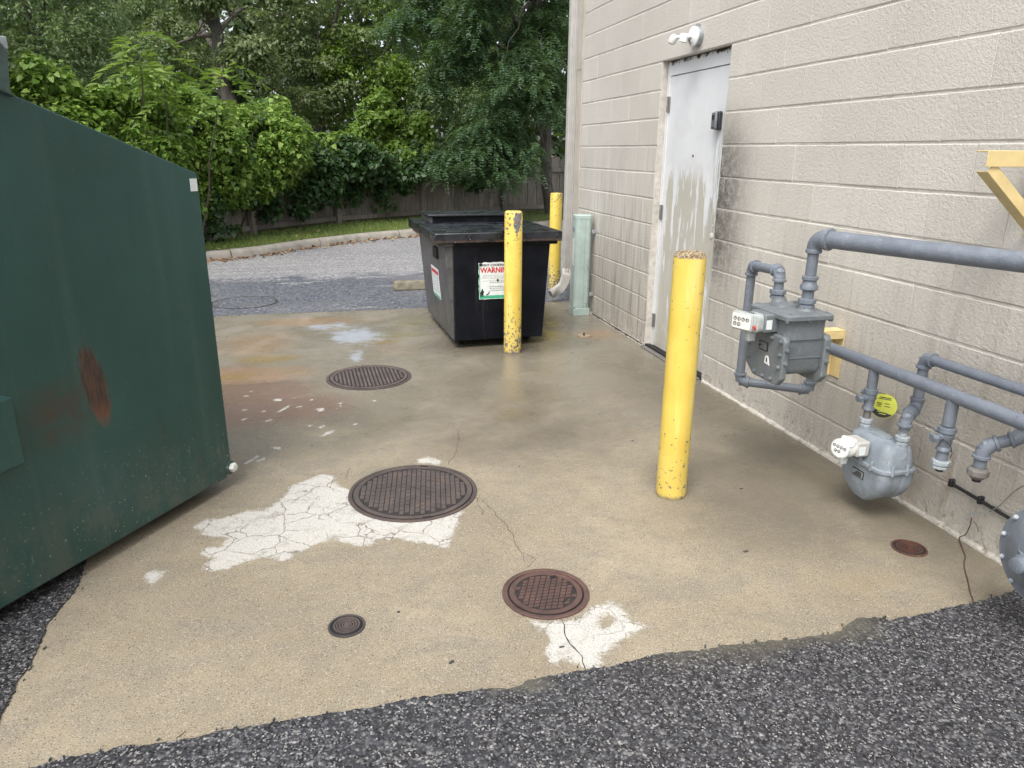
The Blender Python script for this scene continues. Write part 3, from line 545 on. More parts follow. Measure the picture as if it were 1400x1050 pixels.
# kerb in cast lengths with open joints
kr = bpy.data.objects.new('kerb', None); COL.objects.link(kr); kr['kind'] = 'structure'
acc = 0; start = 0; lens = [0]
for a, b in zip(KP, KP[1:]): lens.append(lens[-1] + (b - a).length)
def kpt(s_):
    i = max(0, min(len(KP) - 2, int(np.searchsorted(lens, s_)) - 1)); t = (s_ - lens[i]) / (lens[i + 1] - lens[i] + 1e-9)
    p = KP[i].lerp(KP[i + 1], t); d = (KP[i + 1] - KP[i]).normalized(); return p, Vector((-d.y, d.x, 0))
s0 = 0.0
while s0 < lens[-1] - 2.0:
    s1 = s0 + 1.85; prof = [(0.0, -0.05), (0.012, 0.06), (0.035, 0.105), (0.06, 0.118), (0.15, 0.120), (0.155, -0.05)]
    mb = MB(); n = 7; V = []; F_ = []; dz = random.uniform(-0.004, 0.004)
    for k in range(n):
        p, nn = kpt(s0 + (s1 - 0.02 - s0) * k / (n - 1))
        V += [p + nn * a + Vector((0, 0, z + dz)) for a, z in prof]
    m_ = len(prof)
    for k in range(n - 1):
        for j in range(m_ - 1): F_.append((k * m_ + j, (k + 1) * m_ + j, (k + 1) * m_ + j + 1, k * m_ + j + 1))
    F_ += [tuple(range(m_)), tuple(range((n - 1) * m_, n * m_))[::-1]]
    mb.add(V, F_); mb.build('kerb_section', M['kerb'], kr, bevel=0.0)
    s0 = s1
# forecourt asphalt: an L lying over the edge of the slab, with its ragged lip
def ragged(pts, amp, step=0.012):
    P = [Vector((*p, 0)) for p in pts]; out = []
    for a, b in zip(P, P[1:]):
        k = max(1, int((b - a).length / step)); d = (b - a).normalized(); nn = Vector((-d.y, d.x, 0))
        for i in range(k): out.append(a.lerp(b, i / k) + nn * random.uniform(-amp, amp))
    out.append(P[-1]); return [(v.x, v.y) for v in out]
lip = ragged([(-1.06, 3.35)] + EDGE_L + [(-0.985, 1.90), (-0.965, 1.83), (-0.93, 1.797)] + EDGE_F + [(2.566, 1.90)], 0.0045)
outer = [(2.566, -8.0), (-14, -8.0), (-14, 3.35)]
poly = lip + outer
from mathutils.geometry import tessellate_polygon
tri = tessellate_polygon([[Vector((x, y, 0)) for x, y in poly]])
mb = MB(); n = len(poly); nl = len(lip)
V = [(x, y, 0.007) for x, y in poly]; mb.add(V, [tuple(t_) for t_ in tri])
for i in range(nl - 1):
    a = poly[i]; b = poly[i + 1]; mb.add([(a[0], a[1], 0.007), (b[0], b[1], 0.007), (b[0], b[1], -0.02), (a[0], a[1], -0.02)], [(0, 1, 2, 3)])
mb.build('forecourt_asphalt', M['asphalt'], smooth=0, kind='structure')
# loose chippings broken off the asphalt lip, too many to count
mb = MB()
for i in range(70):
    k = random.randrange(nl); x, y = lip[k]; r = random.uniform(0.002, 0.0055)
    mb.obox((x + random.gauss(0, .010), y + abs(random.gauss(0, .012)) * (1 if x > -0.93 else 0), 0.002 + r * .5), (random.random(), random.random(), .2), (random.random(), -1, .3), (0, 0.2, 1), r, r * .7, r * .6)
mb.build('chippings', M['asphalt'], smooth=0, kind='stuff')

# ================================================================ BUILDING
BH = 0.2032; BL = 0.4064
building = thing('block_building', (D, 4.0, 0), 'beige painted concrete block building with a white steel door at the right', 'building')
_bc = {}
def block_mesh(L, h=BH - 0.0055, gap=0.0022):
    key = (round(L, 3), round(h, 3))
    if key in _bc: return _bc[key]
    hy = L / 2 - gap / 2; hz = h / 2; b = 0.0070; by = 0.0018; dpt = 0.05
    V = [(0, -hy + by, -hz + b), (0, hy - by, -hz + b), (0, hy - by, hz - b), (0, -hy + by, hz - b),
         (0.0044, -hy, -hz), (0.0044, hy, -hz), (0.0044, hy, hz), (0.0044, -hy, hz), (dpt, -hy, -hz), (dpt, hy, -hz), (dpt, hy, hz), (dpt, -hy, hz)]
    F_ = [(0, 3, 2, 1), (0, 1, 5, 4), (1, 2, 6, 5), (2, 3, 7, 6), (3, 0, 4, 7), (4, 5, 9, 8), (5, 6, 10, 9), (6, 7, 11, 10), (7, 4, 8, 11), (8, 9, 10, 11)]
    me = bpy.data.meshes.new('block'); me.from_pydata(V, [], F_); bm = bmesh.new(); bm.from_mesh(me); bmesh.ops.recalc_face_normals(bm, faces=bm.faces); bm.to_mesh(me); bm.free(); me.materials.append(M['block']); me.shade_smooth(); me.set_sharp_from_angle(angle=radians(15)); _bc[key] = me
    return me
YE = 7.4252
def courses(c):
    """joint positions along the wall for course c"""
    off = 0.110 if c % 2 else 0.3132
    js = [off + BL * k for k in range(-20, 20)]; js = [j for j in js if j < YE - 0.02] + [YE]
    out = []
    for a, b in zip(js, js[1:]):
        if c <= 10 and a >= 4.575 and b <= 5.605: continue
        if c <= 10:
            if a < 4.575 < b - 0.03 and b < 5.0: b = 4.5805
            if a < 5.59 and b > 5.61 and a > 4.6: a = 5.596
        if c == 11 and a >= 4.36 and b <= 5.82: continue
        out.append((a, b))
    return out
shared_rest = MB()
nblk = 0
for c in range(23):
    for a, b in courses(c):
        vis = (c <= 15 and b > 1.65 and (c < 10 or a > 1.9 + (c - 10) * 0.75))
        z = BH * (c + 0.5) + 0.0; dx = random.uniform(-0.0012, 0.0012)
        if vis:
            o = bpy.data.objects.new('block', block_mesh(b - a)); COL.objects.link(o); o.parent = building
            o.location = (dx, (a + b) / 2 - 4.0, z + random.uniform(-0.0008, 0.0008)); nblk += 1
        else: shared_rest.box(D + dx, D + 0.05, a + 0.0011, b - 0.0011, z - BH / 2 + 0.0042, z + BH / 2 - 0.0042)
lint = block_mesh(5.80 - 4.377); o = bpy.data.objects.new('lintel', lint); COL.objects.link(o); o.parent = building; o.location = (-0.0015, (5.80 + 4.377) / 2 - 4, BH * 11.5)
shared_rest.build('block', M['block'], building, world=True, smooth=0, kind='stuff')
# joints / wall core behind the block faces, with the door opening left out
core = MB(); f0 = D + 0.0036; f1 = D + 0.20
core.box(f0, f1, -8, 4.5805, -0.3, 4.67); core.box(f0, f1, 5.5965, YE, -0.3, 4.67); core.box(f0, f1, 4.5805, 5.5965, BH * 11 + 0.004, 4.67)
core.build('joint_bed', M['mortar'], building, world=True, smooth=0)
MB().box(f1, D + 9, YE - 0.2, YE, -0.3, 4.67).build('end_wall', M['mortar'], building, world=True, smooth=0)
MB().box(D - 0.03, D + 9.05, -8, YE + 0.05, 4.672, 4.80).build('roof_edge', M['trim'], building, world=True, smooth=0)
# footing lip along the bottom of the wall
V = []; F_ = []; k = 0; y = 1.4
while y < YE:
    xx = D - 0.010 - random.uniform(0, 0.007); V += [(D + .003, y, 0.020 + random.uniform(-.005, .005)), (xx, y, 0.008), (xx - 0.003, y, -0.01)]; k += 1; y += 0.035
    if 4.56 < y < 5.6: y = 5.6
for i in range(k - 1):
    if V[3 * i + 3][1] - V[3 * i][1] > 0.1: continue
    for j in range(2): F_.append((3 * i + j, 3 * i + 3 + j, 3 * i + 4 + j, 3 * i + 1 + j))
fm = MB(); fm.add(V, F_); fm.build('footing_lip', M['block'], building, world=True)
# corner trim and downspout at the far corner
tm = MB(); tm.box(D - 0.012, D + 0.03, 7.428, 7.585, -0.02, 4.66); tm.build('corner_trim', M['trim'], building, world=True, bevel=0.003)
MB().box(D - 0.016, D - 0.0125, 7.428, 7.585, 2.36, 2.39).build('trim_joint', M['trim'], building, world=True)
ds = MB(); ds.box(2.482, 2.562, 7.60, 7.67, 0.32, 4.62)
for xx in (2.497, 2.516, 2.535): ds.cyl((xx, 7.600, 0.32), (xx, 7.600, 4.62), 0.006, 8)
dsp = ds.build('downspout', M['spout'], building, world=True, bevel=0.006)
el_ = MB(); pts = [(2.522, 7.635, 0.36), (2.520, 7.635, 0.27), (2.50, 7.632, 0.20), (2.46, 7.625, 0.145), (2.34, 7.60, 0.085)]
def boxsweep(mb, pts, hw, hh, hollow=True):
    P = [Vector(p) for p in pts]; V = []
    for i, p in enumerate(P):
        t = (P[min(i + 1, len(P) - 1)] - P[max(i - 1, 0)]).normalized(); s_ = Vector((0, 1, 0)); u = t.cross(s_).normalized(); s_ = u.cross(t)
        V += [p + u * hw + s_ * hh, p - u * hw + s_ * hh, p - u * hw - s_ * hh, p + u * hw - s_ * hh]
    F_ = []
    for i in range(len(P) - 1):
        for k in range(4): a = 4 * i + k; b = 4 * i + (k + 1) % 4; F_.append((a, b, b + 4, a + 4))
    return mb.add(V, F_)
boxsweep(el_, pts, 0.042, 0.036); e_ = el_.build('outlet_elbow', M['spout'], dsp, smooth=30)
for v in e_.data.vertices: v.co -= Vector((D, 4.0, 0))
sm_ = e_.modifiers.new('thickness', 'SOLIDIFY'); sm_.thickness = 0.003
# ---- door unit
FX = D + 0.052
fr = MB(); fr.box(FX, FX + 0.10, 4.5815, 4.633, 0.0, 2.233); fr.box(FX, FX + 0.10, 5.545, 5.5955, 0.0, 2.233); fr.build('door_frame', M['door'], building, world=True, bevel=0.003)
MB().box(FX, FX + 0.10, 4.6335, 5.5445, 2.132, 2.233).build('door_header', M['header'], building, world=True, bevel=0.002)
dr = MB().box(FX + 0.006, FX + 0.05, 4.6365, 5.5415, 0.022, 2.127).build('door', M['door'], building, world=True, bevel=0.002)
for hz_ in (1.93, 1.12, 0.235):
    h = MB(); h.box(FX - 0.006, FX + 0.004, 5.528, 5.566, hz_ - 0.055, hz_ + 0.055)
    for q in range(5): h.cyl((FX - 0.010, 5.545, hz_ - 0.057 + q * 0.023), (FX - 0.010, 5.545, hz_ - 0.036 + q * 0.023), 0.0085, 10)
    h.build('hinge', M['steel'], dr, world=True)
MB().stack((FX + 0.0055, 5.09, 1.555), (-1, 0, 0), [(0, 0.010), (0.003, 0.009), (0.004, 0.004)], 12).build('peephole', M['rubber'], dr, world=True)
pl = MB(); pl.stack((FX + 0.0055, 4.72, 1.02), (-1, 0, 0), [(0, 0.022), (0.004, 0.021), (0.007, 0.016), (0.008, 0.004)], 16); pl.stack((FX + 0.0055, 4.715, 1.09), (-1, 0, 0), [(0, 0.008), (0.003, 0.006)], 10); pl.build('lock_cover', M['offwhite'], dr, world=True)
MB().box(D + 0.006, FX + 0.14, 4.582, 5.595, -0.10, 0.020).build('threshold', M['dark'], building, world=True, smooth=0)
MB().box(D - 0.045, D + 0.004, 4.60, 5.57, -0.002, 0.010).build('threshold_strip', M['steel'], building, world=True, bevel=0.003)
MB().box(FX + 0.14, FX + 0.15, 4.5, 5.65, -0.1, 2.3).build('door_backing', M['dark'], building, world=True, smooth=0)
# reveal returns of the opening
rv = MB(); rv.box(D + 0.005, FX + 0.1, 5.5958, 5.5990, 0, 2.2352)
rv.build('opening_return', M['mortar'], building, world=True, smooth=0)

gp = MB(); gp.box(D - .0125, D - .003, 5.62, 6.86, .004, .016); gp.build('open_joint', M['dark'], building, world=True, smooth=0)
# ---- key lockbox on the door
lb = thing('key_lockbox', (FX + 0.004, 4.745, 1.725), 'small grey and black key lockbox screwed to the white steel door', 'lockbox')
MB().box(-0.030, 0.0, -0.036, 0.036, 0.0, 0.118).build('housing', M['rubber'], lb, bevel=0.009, seg=3)
MB().box(-0.050, -0.031, -0.030, 0.030, 0.004, 0.112).build('front_cover', M['lockg'], lb, bevel=0.008, seg=3)
MB().box(-0.054, -0.0505, -0.016, 0.016, 0.066, 0.094).build('keypad_window', M['ink'], lb, bevel=0.004)
MB().box(-0.053, -0.0505, -0.018, 0.018, 0.008, 0.016).build('latch', M['ink'], lb)
# ---- light over the door
wl = thing('wall_light', (D, 5.02, 2.335), 'white round wall light with sensor head mounted above the steel door', 'light')
MB().stack((0, 0, 0), (-1, 0, 0), [(0, 0.062), (0.035, 0.062), (0.042, 0.058)], 28).build('mounting_box', M['galv'], wl)
MB().stack((-0.0425, 0, 0), (-1, -0.1, 0), [(0, 0.063), (0.010, 0.063), (0.020, 0.045), (0.026, 0.02)], 28).build('cover_plate', M['white'], wl)
cg = MB(); cg.box(-0.030, -0.008, -0.008, 0.012, 0.058, 0.082); cg.build('conduit_stub', M['galv'], wl, bevel=0.003)
hd = MB(); hd.sweep([(-0.06, 0.0, 0.0), (-0.085, 0.015, 0.0), (-0.105, 0.03, -0.004)], 0.016, 14); hd.stack((-0.098, 0.03, 0.018), (-0.12, 0.10, -1.0), [(0, 0.026), (0.006, 0.031), (0.052, 0.030), (0.056, 0.022)], 18); hd.build('lamp_socket', M['white'], wl)
h2_ = MB(); h2_.stack((-0.145, 0.075, 0.016), (-0.35, 0.30, -0.85), [(0, 0.015), (0.012, 0.025), (0.040, 0.029), (0.060, 0.024), (0.068, 0.012)], 18); h2_.cyl((-0.115, 0.045, 0.0), (-0.148, 0.072, -0.004), 0.012, 10); h2_.build('sensor_head', M['offwhite'], wl)
ws = MB(); ws.sweep([(-0.068, -0.012, -0.012), (-0.085, -0.02, -0.03), (-0.072, -0.022, -0.052)], 0.003, 6); ws.build('wire_lead', M['cable'], wl)

# ================================================================ BOLLARDS
def bollard(loc, r, h, mat, label, rzz, rough=False, lean=(0, 0)):
    t = thing('bollard', loc, label, 'bollard', 'yellow steel bollards guarding the yard', rz=rzz); t.rotation_euler = (lean[0], lean[1], rzz)
    mb = MB()
    if rough:
        mb.stack((0, 0, -0.02), (0, 0, 1), [(0, r), (h * 0.5 + .02, r), (h + 0.010, r), (h + 0.011, r - 0.004)], 48); mb.build('post', mat, t)
        cp = MB(); n = 30; V = []; F_ = []
        for i in range(9):
            rr = (r + 0.0005) * i / 8
            for k in range(n):
                a = 2 * pi * k / n; V.append((rr * cos(a), rr * sin(a), h - 0.004 + 0.020 * (1 - (i / 8) ** 6) + random.uniform(-0.002, 0.002) * (i < 8) - (0.008 if i == 8 else 0)))
        for i in range(8):
            for k in range(n): F_.append((i * n + k, i * n + (k + 1) % n, (i + 1) * n + (k + 1) % n, (i + 1) * n + k))
        cp.add(V, F_); cp.build('concrete_cap', M['gravel'], t, smooth=60)
    else:
        mb.stack((0, 0, -0.02), (0, 0, 1), [(0, r), (h * 0.5, r), (h + 0.005, r), (h + 0.014, r - 0.004), (h + 0.020, r - 0.014), (h + 0.022, r * .5)], 48); mb.build('post', mat, t)
    return t
bollard((1.533, 2.925, 0), 0.0715, 1.152, M['yellowR'], 'clean yellow bollard with gravelly concrete top in front of the steel door', 0.3, True)
bollard((1.418, 5.635, 0), 0.0705, 1.135, M['yellowM'], 'yellow bollard with flaked grey paint at its top, in front of the black grease bin', 2.6)
bollard((2.59, 8.28, 0), 0.071, 1.125, M['yellowF'], 'farthest yellow bollard, behind the black grease bin and beside the downspout', 4.2)

# ================================================================ MANHOLES AND SMALL COVERS
def grid_pat(lo, Ri, mat):
    mb = MB(); rr = Ri * 0.96; w_ = 0.042; n = int(2 * rr / w_)
    for i in range(n):
        x = -rr + (i + .5) * 2 * rr / n; hl = math.sqrt(max(0, rr * rr - x * x)); y = -hl
        while y < hl - .01: mb.box(x - .017, x + .017, y + .003, min(y + .042, hl) - .003, 0.0056, 0.0085); y += .042
    mb.build('raised_tread', mat, lo, smooth=0)['kind'] = 'stuff'
def cover(name, loc, R, ring, mat, ringmat, label, rzz, pattern, cat, group=None):
    t = thing(name, (*loc, 0), label, cat, group, rz=rzz)
    mb = MB(); h = 0.0065
    prof = [(0.0, R), (h - 0.001, R), (h, R - 0.002), (h, R - ring + 0.002), (h - .001, R - ring), (0.0012, R - ring)]
    n = 72; V = []; F_ = []
    for z, r in prof: V += [(r * cos(2 * pi * k / n) * (1 + random.uniform(-.004, .004) * (z < 0.001)), r * sin(2 * pi * k / n), z) for k in range(n)]
    for i in range(len(prof) - 1):
        for k in range(n): F_.append((i * n + k, i * n + (k + 1) % n, (i + 1) * n + (k + 1) % n, (i + 1) * n + k))
    mb.add(V, F_); mb.build('frame_ring', ringmat, t)
    gr = MB(); gr.stack((0, 0, 0), (0, 0, 1), [(0, R - ring + 0.003), (0.0014, R - ring + 0.003)], 48); gr.build('ring_gap', M['dark'], t)
    Ri = R - ring - 0.005
    lid = MB(); lid.stack((0, 0, 0), (0, 0, 1), [(0.0, Ri), (0.0050, Ri), (0.0058, Ri - 0.002), (0.0058, Ri * 0.5), (0.0058, Ri * .02)], 64)
    lo = lid.build('cover', M['ironbase'] if pattern != grid_pat else mat, t)
    pattern(lo, Ri, mat)
    return t
def ribs_pat(lo, Ri, mat):
    mb = MB(); rr = Ri * 0.88; y = -rr + 0.012
    mb.add(*ring_geo(Ri - .001, rr + 0.010, 0.0056, 0.0080))
    n = int(2 * rr / 0.0265)
    for i in range(n):
        x = -rr + (i + 0.5) * 2 * rr / n; hl = math.sqrt(max(0, rr * rr - x * x)) - 0.006
        if hl < 0.01: continue
        k = max(1, int(hl / 0.11)); 
        mb.box(x - 0.0072, x + 0.0072, -hl, hl, 0.0050, 0.0100)
    mb.build('rib', M['tread'], lo, smooth=0, bevel=0.0)['kind'] = 'stuff'
def ring_geo(r0, r1, z0, z1, n=64):
    V = []; F_ = []
    for r, z in ((r0, z0), (r0, z1), (r1, z1), (r1, z0)): V += [(r * cos(2 * pi * k / n), r * sin(2 * pi * k / n), z) for k in range(n)]
    for i in range(3):
        for k in range(n): F_.append((i * n + k, i * n + (k + 1) % n, (i + 1) * n + (k + 1) % n, (i + 1) * n + k))
    return V, F_
def brick_pat(lo, Ri, mat):
    mb = MB(); rr = Ri * 0.88; mb.add(*ring_geo(Ri - .001, rr + 0.010, 0.0056, 0.0074)); w_ = 0.0235; n = int(2 * rr / w_)
    for i in range(n):
        x = -rr + (i + 0.5) * 2 * rr / n; hl = math.sqrt(max(0, rr * rr - x * x)) - 0.004; y = -hl + (0.02 if i % 2 else 0)
        while y < hl - 0.01:
            y2 = min(y + 0.040, hl); mb.box(x - w_ / 2 + 0.0022, x + w_ / 2 - 0.0022, y + 0.0018, y2 - 0.0018, 0.0056, 0.0083 + random.uniform(-.0006, .0006)); y = y2
    mb.build('raised_tread', M['treadg'], lo, smooth=0)['kind'] = 'stuff'
def diamond_pat(lo, Ri, mat):
    """lozenges with open grooves between, flat rim and a pry slot"""
    mb = MB(); rr = Ri * 0.82; a = Vector((0.0205, 0.004, 0)); b = Vector((0.0, 0.0, 0)); ax = Vector((0.0225, 0.0, 0)); ay = Vector((0.007, 0.0195, 0))
    for i in range(-16, 17):
        for j in range(-16, 17):
            c = ax * i + ay * j
            if c.length > rr - 0.006: continue
            p = [c + ax * u * 0.40 + ay * v * 0.40 for u, v in ((-1, -1), (1, -1), (1, 1), (-1, 1))]
            mb.add([q + Vector((0, 0, 0.0056)) for q in p] + [q * 1.0 + Vector((0, 0, 0.0078)) for q in p], [(4, 5, 6, 7), (0, 1, 5, 4), (1, 2, 6, 5), (2, 3, 7, 6), (3, 0, 4, 7)])
    mb.add(*ring_geo(Ri - 0.002, rr + 0.003, 0.0056, 0.0078)); mb.build('raised_tread', M['ironR'], lo, smooth=0)['kind'] = 'stuff'
    s_ = MB(); s_.obox((Ri * 0.45, -Ri * 0.45, 0.0080), (1, 0.9, 0), (-.9, 1, 0), (0, 0, 1), 0.020, 0.0035, 0.0006); s_.obox((Ri * 0.36, Ri * 0.66, 0.0080), (1, 0, 0), (0, 1, 0), (0, 0, 1), 0.012, 0.010, 0.0006); s_.build('pry_slot', M['dark'], lo, smooth=0)
def ring_pat(lo, Ri, mat):
    mb = MB()
    for q in (0.88, 0.70, 0.52, 0.34): mb.add(*ring_geo(Ri * q, Ri * q - Ri * 0.075, 0.0056, 0.0082, 40))
    mb.build('ridge', mat, lo)['kind'] = 'stuff'
    MB().stack((0, 0, 0.0056), (0, 0, 1), [(0, Ri * 0.2), (0.003, Ri * 0.18)], 20).build('centre_boss', mat, lo)
def slots(t, R, spots):
    for a in spots: MB().obox(((R) * cos(a), (R) * sin(a), 0.0070), (-sin(a), cos(a), 0), (cos(a), sin(a), 0), (0, 0, 1), 0.020, 0.007, 0.0008).build('pick_slot', M['dark'], t, smooth=0)
g = 'round iron covers set in the slab'
t = cover('manhole_cover', (0.229, 5.171), 0.304, 0.022, M['ironD'], M['ironD'], 'far rusty brown manhole cover with parallel ribs beside the black grease bin', radians(2), ribs_pat, 'manhole cover', g); slots(t, 0.276, [radians(-78)])
t = cover('manhole_cover', (0.324, 3.227), 0.308, 0.018, M['ironG'], M['ironD'], 'large dark manhole cover with small brick tread ringed by the white worn patch', radians(-8), brick_pat, 'manhole cover', g); slots(t, 0.285, [radians(-76), radians(80)])
cover('manhole_cover', (0.706, 2.261), 0.163, 0.020, M['ironR'], M['ironR'], 'small red-brown manhole cover with diamond tread above the near white patch', radians(-4), diamond_pat, 'manhole cover', g)
cover('cleanout_cover', (-0.022, 2.229), 0.0635, 0.008, M['tread'], M['ironG'], 'small round purplish iron cover alone on the near left of the slab', 0, ring_pat, 'cleanout cover')
cover('valve_cover', (2.285, 2.226), 0.069, 0.008, M['ironX'], M['ironX'], 'small flaking rusty iron cover below the small gas meter', 1, ring_pat, 'valve cover')
cv = cover('utility_cover', (-0.91, 8.25), 0.345, 0.018, M['road'], M['ironG'], 'flat grey utility cover in the service road behind the green dumpster', 0.3, grid_pat, 'utility cover'); cv.location.z = -0.006
fd = thing('floor_drain', (2.185, 6.044, 0), 'small brass cleanout ring with a centre knob near the green utility cabinet', 'drain')
MB().add(*ring_geo(0.064, 0.052, 0.0, 0.006, 40)).build('ring', M['brass'], fd)
MB().stack((0, 0, 0), (0, 0, 1), [(0, 0.052), (0.003, 0.052)], 32).build('plate', simple('pale_worn_brass', (0.40, 0.34, 0.26), 0.5, 0.2), fd)
MB().stack((0, 0, 0.003), (0, 0, 1), [(0, 0.012), (0.012, 0.011), (0.020, 0.010), (0.026, 0.003)], 12).build('knob', M['ironX'], fd)

# ================================================================ GREEN DUMPSTER (local x runs back along its side, local -y is outward)
gd = thing('green_dumpster', (-0.523, 3.490, 0), 'large dark green steel dumpster with slanted top and rusted rub mark on its side', 'dumpster', rz=math.atan2(-0.836, -0.549))
Wd = 1.85
prof = [(0, 0.105), (0.045, 0.062), (2.2, 0.062), (2.2, 1.60), (1.32, 1.92), (0.80, 1.742), (0.0, 1.474)]
GD = MB(); GD.prism(prof, lambda a, b, d: (a, -d, b), 0.0, Wd); gb = GD.build('body', M['green'], gd, bevel=0.006)
rm_ = MB()
rm_.prism([(0.0, 1.474), (0.80, 1.742), (0.80, 1.760), (0.0, 1.492)], lambda a, b, d: (a, -d, b), 0.0, 0.0)
for d0 in (0.30, Wd - 0.36): 
    MB().box(0.06, 2.15, -d0 - 0.06, -d0, 0.0, 0.063).build('skid', M['skid'], gd, bevel=0.004)
# fork pocket on the side
pk = MB(); pk.box(1.020, 2.05, 0.0, 0.050, 0.550, 0.790); pk.build('fork_pocket', M['green'], gd, bevel=0.006)
# hinge lug and lid rod at the break of the roof line
hg = MB(); hg.prism([(0.785, 1.725), (0.80, 1.745), (0.785, 1.86), (0.80, 1.885), (0.86, 1.90), (0.93, 1.86), (0.94, 1.78)], lambda a, b, d: (a, d, b), -0.03, 0.020); hg.build('hinge_lug', M['greenlug'], gd, bevel=0.008, seg=3)
rb = MB(); rb.stack((0.84, 0.020, 1.885), (0, 1, 0), [(0, 0.022), (0.014, 0.022), (0.016, 0.012), (0.03, 0.012)], 12); rb.box(0.775, 0.90, -0.01, 0.012, 1.868, 1.905); rb.build('hinge_pin', M['nut'], gd, bevel=0.004)
# two plastic lids on the slope, seen only from other positions
for a_, b_ in ((-0.12, -0.90), (-0.94, -Wd + 0.03)):
    MB().prism([(0.02, 1.478), (0.79, 1.736), (0.79, 1.745), (0.02, 1.487)], lambda a, b, d: (a, d, b), a_, b_).build('lid', M['rubber'], gd, bevel=0.004)
bo = MB(); bo.stack((0.014, 0.0, 0.105), (0, 1, 0), [(0, 0.034), (0.004, 0.034), (0.006, 0.028)], 20); bo.build('plug_washer', M['green'], gd)
bo = MB(); bo.stack((0.004, 0.004, 0.103), (0, 1, 0), [(0, 0.023), (0.016, 0.023), (0.022, 0.018), (0.024, 0.006)], 6); bo.build('hex_plug', M['offwhite'], gd, smooth=20)
MB().box(0.012, 0.050, -0.001, 0.0035, 1.400, 1.452).build('sticker', M['paper'], gd, smooth=0)

# ================================================================ BLACK GREASE BIN
TH = 0.039
bb = thing('grease_bin', (1.353, 5.841, 0), 'black steel cooking oil bin with hatched lid and white warning sticker behind a bollard', 'grease bin', rz=TH)
wb, wt, z0, zt, db = 0.386, 0.449, 0.063, 0.868, 1.265
V = [(-wb, 0, z0), (wb, 0, z0), (wb, db, z0), (-wb, db, z0), (-wt, 0.026, zt), (wt, 0.026, zt), (wt, db + 0.04, zt), (-wt, db + 0.04, zt)]
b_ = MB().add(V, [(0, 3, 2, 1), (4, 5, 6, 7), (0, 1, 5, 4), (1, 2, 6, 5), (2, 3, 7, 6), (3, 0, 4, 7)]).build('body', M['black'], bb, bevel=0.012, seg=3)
lw, lf, lb_, zl = 0.534, -0.024, 1.364, 0.953
ld = MB(); V = []; 
ld.box(-lw, lw, lf, lb_, 0.873, 0.953); lid = ld.build('lid', M['blacklid'], bb, bevel=0.007)
MB().box(-lw + 0.03, lw - 0.03, lf + 0.03, lb_ - 0.03, 0.845, 0.872).build('lid_rim', M['black'], bb, bevel=0.004)
rh = MB(); rh.box(-0.40, 0.42, 0.90, 1.33, 0.950, 1.005); rh.build('hatch_base', M['black'], bb, bevel=0.005)
MB().box(-0.425, 0.445, 0.875, 1.350, 1.006, 1.024).build('hatch', M['blacklid'], bb, bevel=0.005)
lt_ = MB(); lt_.sweep([(0.02, -0.028, 0.955), (0.055, -0.01, 0.985), (0.12, 0.06, 1.03), (0.20, 0.12, 1.035)], 0.007, 8); lt_.build('lid_handle', M['black'], bb)
rl = MB(); rl.stack((0.075, -0.032, 0.862), (0, 1, 0), [(0, 0.026), (0.03, 0.026)], 18); rl.build('hose_port', M['black'], bb)
pk = MB(); pk.box(-0.463, -0.435, 0.33, 0.49, 0.705, 0.80); pk.build('side_bracket', M['dark'], bb, bevel=0.004)
for yy in (0.18, 1.08):
    for xx in (-0.30, 0.30): MB().cyl((xx - .02, yy, 0.032), (xx + .02, yy, 0.032), 0.031, 16).build('caster', M['dark'], bb)
# front sticker: face plane leans back slightly
lean = 0.026 / (zt - z0)
def fp(a, b): return (a, lean * (b - z0) - 0.0055, b)
def fpr(off): return lambda a, b: (a, lean * (b - z0) - off, b)
sx0, sx1, sz0, sz1 = -0.168, 0.17, 0.408, 0.706
def jag(x0, x1, z0_, z1_, amp=0.006, n=14):
    out = []
    for i in range(n): out.append((x0 + (x1 - x0) * i / n, z0_ + random.uniform(-amp * .3, amp * .3)))
    for i in range(n): out.append((x1, z0_ + (z1_ - z0_) * i / n))
    for i in range(n): out.append((x1 + (x0 - x1) * i / n, z1_ + random.uniform(-amp, amp)))
    for i in range(n): out.append((x0 + random.uniform(-amp, amp) * .8, z1_ + (z0_ - z1_) * i / n))
    return out
sk = MB(); sk.prism(jag(sx0, sx1, sz0, sz1), lambda a, b, d: (a, lean * (b - z0) - d, b), 0.004, 0.001); st = sk.build('warning_sticker', M['paper'], bb, smooth=0)
MB().prism([(sx0 + .006, sz0 + 0.004), (sx1 - .004, sz0 + .004), (sx1 - .004, sz0 + .030), (sx0 + .006, sz0 + 0.030)], lambda a, b, d: (a, lean * (b - z0) - d, b), 0.0046, 0.0042).build('green_band', M['greenp'], st, smooth=0)
eb = MB(); eb.prism([(sx0 + .002, sz0 + .006), (sx0 + .009, sz0 + .006), (sx0 + .009, sz1 - .012), (sx0 + .002, sz1 - .012)], lambda a, b, d: (a, lean * (b - z0) - d, b), 0.0047, 0.0042); eb.build('green_edge', M['greenp'], st, smooth=0)
text_mesh('SPENT COOKING OIL', 0.027, M['ink'], 'print', st, lambda a, b: fpr(0.0052)(a + sx0 + .012, b + 0.677), align='LEFT', bold=0.0008)
text_mesh('WARNING', 0.060, M['red'], 'print', st, lambda a, b: fpr(0.0052)(a + sx0 + .012, b + 0.626), align='LEFT', bold=0.0022, squeeze=0.92)
ds_ = MB()
